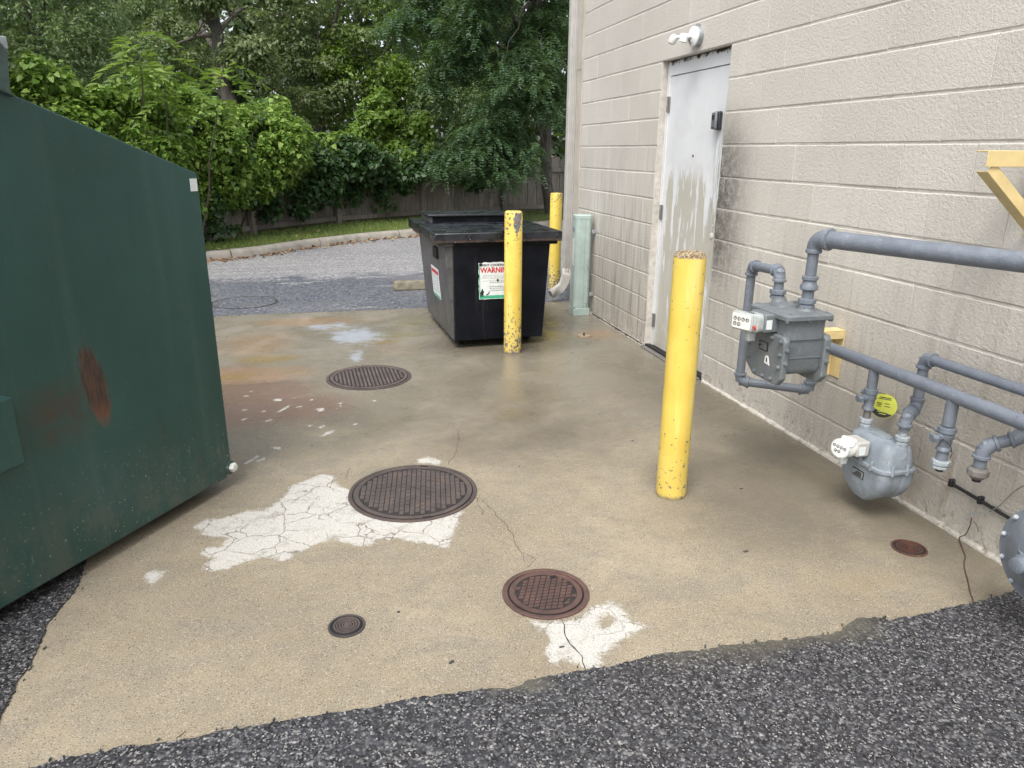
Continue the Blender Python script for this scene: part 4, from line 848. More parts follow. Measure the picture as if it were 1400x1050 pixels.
for r_, (zz, hh) in enumerate(((0.600, .003), (0.588, .003), (0.576, .003), (0.555, .004), (0.540, .007), (0.506, .008), (0.492, .006), (0.474, .007))):
    x = sx0 + (0.03 if r_ < 4 else 0.09)
    while x < sx1 - 0.03:
        L_ = random.uniform(.008, .024); ds_.prism([(x, zz), (x + L_, zz), (x + L_, zz + hh), (x, zz + hh)], lambda a, b, d: (a, lean * (b - z0) - d, b), 0.0048, 0.0042); x += L_ + .005
ds_.build('small_print', M['grey'], st, smooth=0)
sc = MB()
def blob(cx, cz, pts, fn): sc.prism([(cx + a, cz + b) for a, b in pts], fn, 0.0052, 0.0042)
F1 = lambda a, b, d: (a, lean * (b - z0) - d, b)
blob(-0.146, 0.425, [(-.012, 0), (-.003, .002), (.000, .022), (.004, .004), (.016, .006), (.014, .030), (.020, .046), (.010, .055), (.008, .070), (.000, .066), (-.006, .050), (-.014, .036)], F1)
blob(-0.100, 0.440, [(-.010, 0), (.006, .002), (.018, .014), (.020, .034), (.014, .030), (.008, .014), (-.008, .008)], F1)
blob(-0.008, 0.560, [(-.006, -.012), (.004, -.010), (.008, .002), (.004, .012), (-.007, .010), (-.010, 0)], F1)
blob(-0.150, 0.695, [(-.018, -.01), (0, -.016), (.010, -.004), (.006, .008), (-.014, .008)], F1)
sc.build('scraped_spot', M['dark'], st, smooth=0)
# side sticker (on the -x face)
def sp(a, b, d): return (-wb - (wt - wb) * (b - z0) / (zt - z0) - d, a, b)
s2 = MB(); s2.prism([(0.42, 0.335), (0.76, 0.335), (0.76, 0.60), (0.42, 0.60)], sp, 0.001, 0.004); s2o = s2.build('side_sticker', M['paper'], bb, smooth=0)
s3 = MB(); s3.prism([(0.435, 0.545), (0.745, 0.545), (0.745, 0.578), (0.435, 0.578)], sp, 0.0042, 0.0048); s3.build('red_print', M['red'], s2o, smooth=0)
s3 = MB(); s3.prism([(0.425, 0.340), (0.755, 0.340), (0.755, 0.358), (0.425, 0.358)], sp, 0.0042, 0.0048); s3.build('green_band', M['greenp'], s2o, smooth=0)
s3 = MB()
for zz in (.38, .40, .425, .45, .475, .50, .52):
    x = .44
    while x < .73: L_ = random.uniform(.01, .04); s3.prism([(x, zz), (x + L_, zz), (x + L_, zz + .006), (x, zz + .006)], sp, 0.0042, 0.0047); x += L_ + .008
s3.build('small_print', M['grey'], s2o, smooth=0)

# ================================================================ PALE GREEN UTILITY CABINET
uc = thing('utility_cabinet', (2.44, 6.93, 0), 'tall narrow pale green metal cabinet standing at the far corner of the block building', 'utility cabinet')
ub = MB(); ub.loft([(0, 0, 0, .083, .075, .045), (0.955, 0, 0, .083, .075, .045)], 8); ub.build('housing', M['boxgreen'], uc, bevel=0)
cp = MB(); cp.loft([(0.955, 0, 0, .086, .078, .047), (0.985, 0, 0, .086, .078, .047), (0.992, 0, 0, .080, .072, .042), (0.995, 0, 0, .05, .04, .03)], 8); cp.build('cap', M['boxgreen'], uc)
MB().box(0.010, 0.0135, -0.0770, -0.0755, 0.02, 0.95).build('seam', M['galv'], uc, smooth=0)
MB().box(-0.0865, -0.083, -0.022, 0.022, 0.50, 0.76).build('label_strip', M['offwhite'], uc, smooth=0)
MB().box(-0.0865, -0.083, -0.03, 0.03, 0.83, 0.875).build('nameplate', M['galv'], uc, smooth=0)
MB().box(-0.088, -0.06, -0.072, -0.04, 0.08, 0.10).build('latch', M['nut'], uc, bevel=.003)
MB().box(-0.086, 0.086, -0.078, 0.078, 0.0, 0.075).build('plinth', M['boxgreen'], uc, bevel=0.004)
for zz in (0.81, 0.19): MB().box(0.083, 0.128, -0.055, -0.025, zz, zz + 0.035).build('wall_clip', M['galv'], uc, bevel=0.004)
rs = MB()
for i in range(26):
    zz = random.choice([random.uniform(.06, .3), random.uniform(.1, .9)]); xx = random.uniform(0.018, 0.072); r = random.uniform(.0015, .004)
    rs.box(xx - r, xx + r, -0.0775, -0.0745, zz - r, zz + r)
rs.build('rust_spot', M['ironG'], uc, smooth=0)['kind'] = 'stuff'

# ================================================================ WHEEL STOP
wsx = thing('wheel_stop', (0.73, 8.62, -0.006), 'mossy concrete wheel stop lying on the road behind the grease bin', 'wheel stop', rz=0.03)
MB().prism([(0, 0), (0.16, 0), (0.15, 0.07), (0.12, 0.105), (0.04, 0.105), (0.01, 0.07)], lambda a, b, d: (d, a, b), 0, 1.75).build('block', M['stop'], wsx, bevel=0.012)

# ================================================================ GAS PIPEWORK
def v3(*a): return Vector(a)
def elbow(P, a, b, r, parent, L=1.75):
    """street elbow at corner P, arms along directions a and b"""
    a = Vector(a).normalized(); b = Vector(b).normalized(); mb = MB(); R = r * 1.20; l = r * L
    pts = []; A = P + a * l; B = P + b * l
    for i in range(11):
        t = i / 10; pts.append((1 - t) ** 2 * A + 2 * t * (1 - t) * (P + (a + b) * l * 0.08) + t * t * B)
    mb.sweep(pts, R, 22)
    for Q, d in ((A, a), (B, b)): mb.stack(Q - d * r * 0.18, d, [(0, R), (r * .12, r * 1.42), (r * .55, r * 1.42), (r * .62, r * 1.1)], 26)
    return mb.build('elbow', M['pipe'], parent, world=True)
def run(pts, r, parent, ends=(0, 0)):
    pts = [Vector(p) for p in pts]
    for a, b in zip(pts, pts[1:]): MB().cyl(a, b, r, 26).build('pipe', M['pipe'], parent, world=True)
    for i in range(1, len(pts) - 1): elbow(pts[i], pts[i - 1] - pts[i], pts[i + 1] - pts[i], r, parent)
def union(base, top, r, parent, mat='pipe', name='union'):
    base = Vector(base); d = (Vector(top) - base); L_ = d.length; d.normalize()
    mb = MB(); mb.stack(base, d, [(0, r * 1.15), (L_ * .02, r * 1.55), (L_ * .30, r * 1.55), (L_ * .34, r * 1.35), (L_ * .46, r * 1.35), (L_ * .50, r * 1.7), (L_ * .92, r * 1.7), (L_, r * 1.2)], 8)
    return mb.build(name, M[mat], parent, world=True, smooth=25, bevel=0.001)
# ---- large meter loop
XA, YA = 2.03, 2.763; YB = 2.985; zm = 0.925
pw = thing('gas_pipework', (2.36, 2.4, 0.672), 'grey gas pipe manifold running level along the block wall behind and between the meters', 'gas pipes')
inl = thing('gas_inlet_pipe', (XA, YA, 1.232), 'thick grey gas pipe rising from the large meter and running off to the right', 'gas pipe')
dirp = Vector((0.266, -0.763, -0.002)).normalized(); E0 = v3(XA, YA, 1.232); E1 = E0 + dirp * 1.62
MB().cyl(E0 + dirp * .04, E1, 0.0365, 32).build('main_pipe', M['pipe'], inl, world=True)
el1 = MB(); pts = []
for i in range(11):
    t = i / 10; A_ = E0 + Vector((0, 0, -0.055)); B_ = E0 + dirp * 0.062; pts.append((1 - t) ** 2 * A_ + 2 * t * (1 - t) * E0 + t * t * B_)
el1.sweep(pts, [0.030 + 0.012 * i / 10 for i in range(11)], 26); el1.stack(E0 + dirp * .052, dirp, [(0, .042), (.004, .047), (.020, .047), (.024, .037)], 28); el1.stack(E0 + v3(0, 0, -.066), (0, 0, 1), [(0, .026), (.004, .034), (.016, .034), (.02, .03)], 26)
el1.build('elbow', M['pipe'], inl, world=True)
MB().cyl((XA, YA, 1.19), (XA, YA, 1.06), 0.0235, 24).build('riser', M['pipe'], inl, world=True)
rd = MB(); rd.stack((XA, YA, 1.070), (0, 0, -1), [(0, .025), (.003, .034), (.016, .034), (.020, .028), (.034, .030), (.044, .038), (.058, .038), (.064, .030)], 26); rd.build('reducer', M['pipe'], inl, world=True)
MB().cyl((XA, YA, 1.01), (XA, YA, 0.96), 0.0245, 20).build('nipple', M['pipe'], inl, world=True)
union((XA, YA, 0.928), (XA, YA, 0.972), 0.0225, inl)
# outlet loop belongs to the manifold
zb = 0.415; zt_ = 1.056; PE = v3(2.36, 3.10, 0); BL_ = v3(2.087, 3.317, 0); r1 = 0.0225
LT = BL_ + v3(-0.01, -0.02, 0)
run([v3(XA, YB, 0.965), v3(XA, YB, zt_), v3(LT.x, LT.y, 1.035), v3(BL_.x, BL_.y, zb), v3(PE.x, PE.y - .0, zb), v3(PE.x, PE.y, 0.668)], r1, pw)
union((XA, YB, 0.928), (XA, YB, 0.972), 0.0225, pw)
# main manifold
rM = 0.0285
run([v3(2.36, 3.10, 0.58), v3(2.36, 3.10, 0.668), v3(2.36, 1.30, 0.672)], rM, pw)
# ---- drops
def valve(parent, x, y, z, r, tee=True):
    mb = MB(); mb.stack((x, y, z + 0.045), (0, 0, -1), [(0, r * 1.2), (.003, r * 1.5), (.022, r * 1.5), (.026, r * 1.3), (.046, r * 1.35), (.052, r * 1.15), (.085, r * 1.05), (.092, r * 1.3), (.100, r * 1.3)], 18)
    b = mb.build('valve', M['pipe'], parent, world=True)
    h = MB(); h.stack((x - r * 0.6, y, z + .004), (-1, 0.05, -0.1), [(0, .017), (.022, .017), (.024, .012), (.040, .012), (.042, .016), (.052, .016)], 12); h.obox((x - r - 0.034, y, z + .002), (0, 1, 0.3), (1, 0, 0), (0, 0, 1), 0.021, 0.006, 0.009)
    h.build('valve_key', M['pipe'], b, world=True)
    l = MB(); l.stack((x + r * .5, y + .010, z + .012), (-0.4, 1, 0.1), [(0, .014), (.030, .014), (.032, .010), (.044, .010)], 10); l.build('lock_wing', M['pipe'], b, world=True)
    return b
xm = 2.36; ya = 2.672; yb = 2.444
MB().cyl((xm, ya, .66), (xm, ya, .555), 0.0225, 22).build('pipe', M['pipe'], pw, world=True)
valve(pw, xm, ya, 0.515, 0.0205)
MB().cyl((xm, ya, .46), (xm, ya, .41), 0.0165, 18).build('nipple', M['capcol'], pw, world=True)
union((xm, ya, 0.378), (xm, ya, 0.418), 0.018, pw, 'nut')
run([v3(xm, yb, 0.44), v3(xm, yb, 0.508), v3(2.455, yb + 0.055, 0.520), v3(2.455, yb + .055, 0.747), v3(2.455, 1.30, 0.755)], 0.0215, pw)
MB().cyl((xm, yb, .47), (xm, yb, .42), 0.0165, 18).build('nipple', M['nut'], pw, world=True)
union((xm, yb, 0.378), (xm, yb, 0.418), 0.018, pw, 'nut')
# capped drop
yc = 2.228
MB().cyl((xm, yc, .66), (xm, yc, .545), 0.0240, 22).build('pipe', M['pipe'], pw, world=True)
valve(pw, xm, yc, 0.495, 0.0225)
MB().stack((xm, yc, .440), (0, 0, -1), [(0, .0225), (.03, .0215), (.040, .0235), (.048, .0235)], 18).build('tailpiece', M['pipe'], pw, world=True)
union((xm, yc, 0.362), (xm, yc, 0.398), 0.0215, pw, 'nut', 'cap_nut')
MB().cyl((xm, yc, .366), (xm, yc, .348), 0.015, 14).build('plug', M['cable'], pw, world=True)
MB().sweep([(xm - .035, yc - .01, .50), (xm - .010, yc - .040, .475), (xm + .005, yc - .040, .44), (xm + .01, yc - .03, .415)], 0.0015, 6).build('tag_wire', M['cable'], pw, world=True)
# second outlet stub
yd = 2.054
run([v3(xm, yd, 0.445), v3(xm, yd, 0.527), v3(2.455, yd - 0.075, 0.585), v3(2.455, yd - .075, 0.70)], 0.0225, pw)
MB().stack((xm, yd, .465), (0, 0, -1), [(0, .022), (.028, .022), (.030, .034), (.036, .038), (.056, .038), (.062, .030), (.070, .024)], 10).build('cap_nut', M['capcol'], pw, world=True, smooth=25)
MB().cyl((xm, yd, .400), (xm, yd, .382), 0.016, 14).build('plug', M['cable'], pw, world=True)

# ================================================================ LARGE GAS METER
mA = M['meterA']
gm = thing('gas_meter', (2.0, 2.84, 0.60), 'large dark grey gas meter with bolted front plate hanging from the thick pipe', 'gas meter', 'gas meters on the block wall')
plate = [(2.683, .628), (2.715, .592), (2.905, .592), (2.968, .636), (2.968, .800), (2.950, .817), (2.700, .817), (2.683, .800)]
fY = lambda a, b, d: (d, a, b)
fpO = MB().prism(plate, fY, 1.888, 1.918).build('front_plate', mA, gm, world=True, bevel=0.007, seg=3)
rpO = MB().prism(plate, fY, 2.092, 2.124).build('rear_plate', mA, gm, world=True, bevel=0.007, seg=3)
MB().prism([(2.705, .665), (2.72, .640), (2.76, .628), (2.88, .628), (2.93, .640), (2.945, .665), (2.945, .83), (2.705, .83)], fY, 1.914, 2.096).build('body', mA, gm, world=True, bevel=0.010, seg=3)
rib_ = MB(); rib_.box(1.918, 2.092, 2.7005, 2.706, .716, .7195); rib_.build('casting_line', mA, gm, world=True)
MB().loft([(.80, 2.0, 2.825, .098, .128, .025), (.895, 2.0, 2.825, .100, .130, .025)]).build('upper_body', mA, gm, world=True)
MB().loft([(.888, 2.0, 2.825, .118, .148, .03), (.892, 2.0, 2.825, .122, .152, .03), (.908, 2.0, 2.825, .122, .152, .03), (.914, 2.0, 2.825, .112, .142, .026), (.918, 2.0, 2.825, .09, .12, .02)]).build('top_cover', mA, gm, world=True)
MB().loft([(.916, 2.01, 2.875, .065, .045, .012), (.926, 2.01, 2.875, .060, .040, .010)]).build('inspection_cap', mA, gm, world=True)
bs = MB()
bs.stack((2.055, 2.875, .926), (0, 0, 1), [(0, .012), (.008, .012), (.010, .008)], 6)
for (x, y) in ((1.893, 2.690), (2.0, 2.686), (2.108, 2.690), (1.893, 2.96), (2.108, 2.96), (1.89, 2.825)): bs.stack((x, y, .898), (0, 0, -1), [(0, .010), (.016, .010), (.018, .007)], 6)
for (x, y) in ((1.91, 2.70), (2.09, 2.70), (1.91, 2.95), (2.09, 2.95)): bs.stack((x, y, .912), (0, 0, 1), [(0, .010), (.008, .009)], 8)
bs.build('cover_bolt', mA, gm, world=True, smooth=25)
ne = MB(); ne.stack((XA, YA, .912), (0, 0, 1), [(0, .044), (.008, .040), (.018, .031), (.026, .029)], 24); ne.build('inlet_boss', mA, gm, world=True)
ne = MB(); ne.stack((XA, YB - .02, .912), (0, 0, 1), [(0, .040), (.008, .036), (.018, .030), (.026, .028)], 24); ne.build('outlet_boss', mA, gm, world=True)
bt = MB().stack((0, 0, 0), (-1, 0, 0), [(0, .0115), (.003, .0115), (.004, .0085), (.011, .0085), (.012, .006)], 6).build('plate_bolt', M['meterA'], gm, smooth=25)
first = True
for (y, z) in ((2.705, .795), (2.705, .735), (2.705, .678), (2.755, .613), (2.82, .608), (2.885, .612), (2.945, .67), (2.945, .735), (2.945, .795), (2.775, .797)):
    o = bt if first else share('plate_bolt', bt, gm); first = False; o.location = (1.888 - 2.0, y - 2.84, z - 0.60)
for x in (1.903, 2.108):
    for z in (.70, .76): o = share('plate_bolt', bt, gm, (x - 2.0, 2.683 - 2.84, z - .60), (0, 0, pi / 2))
# index
ih = MB().box(1.832, 1.906, 2.762, 2.885, .822, .905).build('index_housing', mA, gm, world=True, bevel=.008, seg=3)
MB().box(1.840, 1.868, 2.7600, 2.7615, .838, .880).build('index_label', M['paper'], gm, world=True, smooth=0)
ic = MB(); ic.loft([(0, 0, 0, .050, .040, .02), (.034, 0, 0, .050, .040, .02), (.042, 0, 0, .040, .032, .016)])
def place(o, loc, mtx): o.location = loc; o.rotation_euler = mtx.to_euler()
# local frame: z points at the viewer side (-x, slightly towards the camera)
def facing(yaw, pitch=0.0):
    zz = Vector((-cos(yaw) * cos(pitch), -sin(yaw) * cos(pitch), sin(pitch))); up = Vector((0, 0, 1)); xx = up.cross(zz).normalized(); yy = zz.cross(xx)
    return Matrix((xx, yy, zz)).transposed()
o = ic.build('index_cover', M['clear'], gm); place(o, (1.832 - 2.0, 2.822 - 2.84, .862 - .60), facing(0.15))
rp_ = MB().stack((1.806, 2.792, .845), (-0.3, -1, 0), [(0, .012), (.018, .012), (.02, .009)], 12).build('red_wheel', M['redp'], gm, world=True)
bx = MB().loft([(0, 0, 0, .058, .040, .012), (.030, 0, 0, .058, .040, .012), (.034, 0, 0, .052, .036, .010)]); o = bx.build('transmitter', M['clear'], gm); place(o, (1.798 - 2.0, 2.855 - 2.84, .862 - .60), facing(0.35))
df = MB().loft([(0, 0, 0, .050, .033, .008), (.002, 0, 0, .050, .033, .008)]); dfo = df.build('dial_face', M['white'], gm); place(dfo, Vector((1.798 - 2.0, 2.855 - 2.84, .862 - .60)) + facing(.35) @ Vector((0, 0, .034)), facing(.35))
dd = MB()
def dial_ring(dd, x, y, R):
    V, F_ = ring_geo(R, R * .68, .002, .0029, 16); dd.add([(a + x, b + y, c) for a, b, c in V], F_)
    a = random.uniform(0, 6.28); dd.obox((x + cos(a) * R * .3, y + sin(a) * R * .3, .0026), (cos(a), sin(a), 0), (-sin(a), cos(a), 0), (0, 0, 1), R * .45, R * .16, .0004)
for i in range(4): dial_ring(dd, -.033 + .022 * i, .010, .0088)
for i in range(2): dial_ring(dd, -.033 + .022 * i, -.014, .0088)
dd.build('dial', M['ink'], dfo, smooth=0)
lg = MB().loft([(0, 0, 0, .018, .014, .006), (.05, 0, 0, .022, .016, .008)]); o = lg.build('cable_gland', M['clear'], gm, world=False); o.location = (1.815 - 2.0, 2.835 - 2.84, .775 - .60)
bp = MB().box(1.885, 1.889, 2.80, 2.87, .725, .765).build('badge', M['dark'], gm, world=True, bevel=.001)
for q in range(5): MB().box(1.8835, 1.8852, 2.806, 2.866 - .008 * (q % 3), .731 + q * .0068, .7345 + q * .0068).build('badge_line', M['galv'], bp, world=True, smooth=0)
tr_ = MB(); tr_.prism([(2.775, .668), (2.815, .672), (2.812, .700), (2.803, .708), (2.790, .706), (2.783, .690)], fY, 1.8855, 1.888); tro = tr_.build('warning_decal', M['white'], gm, world=True, smooth=0)
tr_ = MB(); tr_.prism([(2.792, .680), (2.803, .680), (2.801, .700), (2.795, .700)], fY, 1.8848, 1.8855); tr_.build('decal_mark', M['ink'], tro, world=True, smooth=0)

# ================================================================ SMALL GAS METER
mB = M['meterB']; cx, cy = 2.345, 2.545
g2 = thing('gas_meter', (cx, cy, 0.10), 'small light grey-blue gas meter with domed top and white dial, lower on the wall', 'gas meter', 'gas meters on the block wall')
hx, hy = 0.088, 0.140
secs = []
for i in range(9):
    k = i / 8; secs.append((0.255 - 0.158 * k, cx, cy, hx * (0.94 - 0.22 * k ** 4), hy * .95 * (1 - .62 * k ** 3.2), .05))
MB().loft(secs[::-1], 7).build('lower_body', mB, g2, world=True)
for s_ in (-1, 1):
    bl = MB(); sec2 = []
    for i in range(8):
        k = i / 7; sec2.append((0.250 - 0.160 * k, cx + s_ * .048, cy, .040 * (1 - 0.40 * k ** 4), hy * .985 * (1 - .66 * k ** 3.2), .030))
    bl.loft(sec2[::-1], 7); bl.build('bellows_cover', mB, g2, world=True)
MB().loft([(.252, cx, cy, hx + .006, hy + .004, .045), (.256, cx, cy, hx + .010, hy + .008, .048), (.268, cx, cy, hx + .010, hy + .008, .048), (.272, cx, cy, hx + .004, hy + .002, .045)], 7).build('flange', mB, g2, world=True)
MB().loft([(.270, cx, cy, hx - .002, hy - .002, .045), (.300, cx, cy, hx - .006, hy - .004, .045), (.345, cx, cy, hx - .014, hy - .008, .042), (.368, cx, cy, hx - .022, hy - .014, .038), (.380, cx, cy, hx - .040, hy - .030, .03)], 7).build('upper_body', mB, g2, world=True)
MB().loft([(.374, cx + .0, cy + .0, .030, .052, .008), (.386, cx, cy, .028, .048, .008)]).build('top_cap', mB, g2, world=True, bevel=0.0)
b2 = MB().stack((0, 0, 0), (0, 0, -1), [(-.030, .007), (-.010, .009), (0, .009), (.012, .009), (.014, .006)], 8).build('flange_bolt', mB, g2, smooth=30)
first = True
for (x, y) in ((cx - hx - .004, cy - .07), (cx - hx - .004, cy + .07), (cx - .045, cy - hy - .003), (cx + .03, cy - hy - .003), (cx - hx - .004, cy), (cx + hx, cy - .07), (cx + .03, cy + hy), (cx - .05, cy + hy)):
    o = b2 if first else share('flange_bolt', b2, g2); first = False; o.location = (x - cx, y - cy, .262 - .10)
for (x, y) in ((xm, ya), (xm, yb)): MB().stack((x, y if y > 2.5 else y + .0, .340), (0, 0, 1), [(-.02, .036), (.012, .033), (.030, .027), (.042, .025)], 20).build('pipe_boss', mB, g2, world=True)
pt = MB().prism([(2.50, .108), (2.535, .108), (2.53, .095), (2.505, .092)], fY, cx - .03, cx - .02); pt.prism([(2.50, .112), (2.62, .112), (2.60, .098), (2.52, .092)], fY, cx + .02, cx + .028); pt.build('foot_rib', mB, g2, world=True)
MB().box(2.196, 2.262, 2.508, 2.606, .300, .372).build('index_housing', M['spout'], g2, world=True, bevel=.010, seg=3)
MB().box(2.205, 2.235, 2.5055, 2.5075, .312, .350).build('index_label', M['paper'], g2, world=True, smooth=0)
o = MB().stack((0, 0, 0), (0, 0, 1), [(0, .044), (.018, .046), (.030, .040), (.036, .030)], 24).build('index_cover', M['offwhite'], g2); place(o, (2.196 - cx, 2.556 - cy, .338 - .10), facing(.25))
o = MB().loft([(0, 0, 0, .034, .020, .012), (.016, 0, 0, .034, .020, .012), (.020, 0, 0, .028, .016, .009)]).build('sensor_hood', M['white'], g2); place(o, (2.180 - cx, 2.545 - cy, .366 - .10), facing(.25, .25))
R_ = facing(.32); oc = Vector((2.158 - cx, 2.562 - cy, .330 - .10))
o = MB().stack((0, 0, 0), (0, 0, 1), [(0, .044), (.010, .046), (.014, .044)], 24).build('dial_housing', M['offwhite'], g2); place(o, oc, R_)
o = MB().stack((0, 0, 0), (0, 0, 1), [(0, .040), (.002, .039)], 24).build('dial_face', M['white'], g2); place(o, oc + R_ @ Vector((0, 0, .014)), R_); dfo = o
dd = MB()
for i in range(4): dial_ring(dd, -.026 + .0172 * i, .012 - .002 * i, .0072)
for i in range(2): dial_ring(dd, -.018 + .017 * i, -.012, .0072)
dd.build('dial', M['ink'], dfo, smooth=0)
MB().loft([(.262, 2.165, 2.55, .014, .010, .005), (.292, 2.165, 2.55, .018, .012, .006)]).build('cable_gland', M['clear'], g2, world=True)
bp = MB().box(cx - hx - .002, cx - hx + .006, 2.515, 2.590, .185, .222).build('badge', M['dark'], g2, world=True, bevel=.001)
MB().box(cx - hx - .0035, cx - hx - .002, 2.519, 2.586, .189, .218).build('badge_face', M['galv'], bp, world=True, smooth=0)
for q in range(3): MB().box(cx - hx - .0050, cx - hx - .0035, 2.526, 2.578 - .01 * q, .1935 + q * .008, .1975 + q * .008).build('badge_line', M['ink'], bp, world=True, smooth=0)

# ================================================================ REGULATOR AT THE RIGHT EDGE
rg = thing('gas_regulator', (2.20, 1.597, 0.325), 'round grey bolted gas regulator housing at the right edge of the picture', 'gas regulator')
R0 = 0.171
MB().stack((0.0, 0, 0), (-1, 0, 0), [(-.105, .05), (-.090, .09), (-.030, R0 - .035), (-.012, R0 - .018), (-.012, R0), (-.001, R0), (0.001, R0), (.012, R0), (.014, R0 - .022), (.030, R0 - .045), (.050, .085), (.058, .06), (.062, .02)], 56).build('housing', M['pipe'], rg)
rbm = MB()
for k in range(8):
    a = k * pi / 4 + .2; ry = Vector((0, cos(a), sin(a))); c0 = Vector((-.052, 0, 0)) + ry * .03; c1 = Vector((-.016, 0, 0)) + ry * (R0 - .03); sd_ = Vector((0, -sin(a), cos(a)))
    rbm.add([c0 + sd_ * .012, c0 - sd_ * .012, c1 - sd_ * .004, c1 + sd_ * .004, c0 + Vector((-.022, 0, 0)), c1 + Vector((-.006, 0, 0))], [(0, 1, 4), (1, 2, 5, 4), (2, 3, 5), (3, 0, 4, 5), (0, 3, 2, 1)])
rbm.build('stiffening_rib', M['pipe'], rg, smooth=20)
MB().stack((-.058, 0, 0), (-1, 0, 0), [(0, .034), (.05, .034), (.054, .028), (.075, .026), (.078, .02)], 24).build('spring_case', M['pipe'], rg)
bt3 = MB().stack((0, 0, 0), (-1, 0, 0), [(0, .009), (.007, .009), (.010, .006), (.014, .005)], 8).build('flange_bolt', M['nut'], rg)
for k in range(12):
    a = k * pi / 6 + .1; o = bt3 if k == 0 else share('flange_bolt', bt3, rg); o.location = (-.012, (R0 - .012) * cos(a), (R0 - .012) * sin(a))
MB().cyl((0.08, 0, 0), (0.10, 0, 0), .05, 20).build('rear_boss', M['pipe'], rg)
MB().sweep([(.09, 0, 0), (.15, 0, .04), (.16, 0, .12), (.16, 0, .34)], .024, 18).build('connecting_pipe', M['pipe'], rg)
MB().box(.10, .36, -.02, .02, -.02, .02).build('wall_stay', M['pipe'], rg, bevel=.004)

# ================================================================ YELLOW BRACKETS
br = thing('pipe_bracket', (D, 3.19, 0.705), 'pale yellow angle bracket fixed to the wall right behind the large gas meter', 'bracket', 'pale yellow pipe brackets')
MB().box(D - .006, D - .001, 3.148, 3.225, .450, .709).build('wall_flange', M['creamy'], br, world=True, bevel=.0015)
MB().box(D - .040, D - .0065, 3.220, 3.225, .450, .700).build('wall_web', M['creamy'], br, world=True, bevel=.0015)
MB().box(2.30, D - .007, 3.150, 3.225, .7045, .7095).build('arm_flange', M['creamy'], br, world=True, bevel=.0015)
MB().box(2.30, D - .007, 3.150, 3.155, .664, .704).build('arm_web', M['creamy'], br, world=True, bevel=.0015)
b3 = thing('pipe_bracket', (D, 2.22, 1.565), 'pale yellow angle bracket with slanted brace on the wall above the thick pipe', 'bracket', 'pale yellow pipe brackets')
MB().box(2.262, D - .007, 2.195, 2.200, 1.536, 1.592).build('arm_web', M['creamy'], b3, world=True, bevel=.002)
MB().box(2.262, D - .007, 2.2005, 2.255, 1.587, 1.592).build('arm_flange', M['creamy'], b3, world=True, bevel=.0015)
MB().box(D - .006, D - .001, 2.185, 2.262, 1.285, 1.60).build('wall_flange', M['creamy'], b3, world=True, bevel=.0015)
dv = Vector((2.553 - 2.275, 0, 1.315 - 1.535)); L_ = dv.length; dv.normalize(); nn = Vector((dv.z, 0, -dv.x))
mid = Vector((2.275, 0, 1.535)) + dv * L_ / 2 + Vector((0.018, 0, 0))
MB().obox(mid + Vector((0, 2.2045, 0)), dv, (0, 1, 0), nn, L_ / 2, .0025, .020).build('brace_web', M['creamy'], b3, world=True, bevel=.0015)
MB().obox(mid + Vector((0, 2.2300, 0)) + nn * (.018 if nn.x < 0 else -.018), dv, (0, 1, 0), nn, L_ / 2, .0225, .0025).build('brace_flange', M['creamy'], b3, world=True, bevel=.0015)
MB().stack((D - .006, 2.215, 1.335), (-1, 0, 0), [(0, .013), (.008, .013), (.009, .007), (.02, .007)], 6).build('anchor_bolt', M['ironG'], b3, world=True, smooth=20)

# ================================================================ TAG, CABLES
tg = thing('warning_tag', (2.50, 2.735, 0.443), 'round yellow and black warning tag hanging from the small meter valve', 'tag')
Rt = facing(.75, .25); 
def tp(x, y, z): return Rt @ Vector((x, y, z))
n = 36; tb = MB(); tb.prism([(.058 * cos(2 * pi * k / n), .058 * sin(2 * pi * k / n)) for k in range(n)], lambda a, b, d: tp(a, b, d), 0, .002); to = tb.build('disc', M['tagy'], tg, smooth=0)
a0, a1 = radians(195), radians(318); seg = [(.056 * cos(a0 + (a1 - a0) * k / 14), .056 * sin(a0 + (a1 - a0) * k / 14)) for k in range(15)]
MB().prism(seg, lambda a, b, d: tp(a, b, d), .0022, .0028).build('black_field', M['ink'], to, smooth=0)
lines = MB()
for (x, y, L_) in ((-.022, .038, .05), (-.028, .031, .056), (-.030, .010, .022), (-.030, .003, .020), (.004, .010, .020), (.004, -.003, .024), (-.030, -.006, .02)):
    lines.prism([(x, y), (x + L_, y - L_ * .0), (x + L_, y + .0035), (x, y + .0035)], lambda a, b, d: tp(a, b, d), .0022, .0028)
lines.build('print', M['ink'], to, smooth=0)
yl = MB()
for (x, y, L_) in ((-.022, -.030, .03), (-.014, -.040, .03), (-.006, -.024, .02)): yl.prism([(x, y), (x + L_, y), (x + L_, y + .004), (x, y + .004)], lambda a, b, d: tp(a, b, d), .0030, .0034)
yl.build('light_print', M['tagy'], to, smooth=0)
MB().sweep([(0, 0, .058), (-.05, -.01, .075), (-.12, -.03, .09)], .0012, 6).build('tie', M['cable'], tg)
cbt = thing('wall_cable', (D, 2.2, .21), 'short black cable clipped along the lowest wall joint below the capped pipes', 'cable')
MB().sweep([(D - .010, 2.345, .226), (D - .012, 2.334, .219), (D - .012, 2.20, .212), (D - .012, 2.04, .203), (D - .012, 1.60, .198)], .0075, 10).build('jacket', M['cable'], cbt, world=True)
clp = MB(); clp.box(D - .024, D, 2.328, 2.346, .205, .240); clp.build('clip', M['cable'], cbt, world=True, bevel=.004)
clp = MB(); clp.box(D - .026, D, 2.176, 2.192, .198, .232); clp.build('clip', M['cable'], cbt, world=True, bevel=.004)
gw = thing('ground_wire', (2.42, 2.08, 0), 'thin brown loose wire running down the wall and across the slab edge at the right', 'wire')
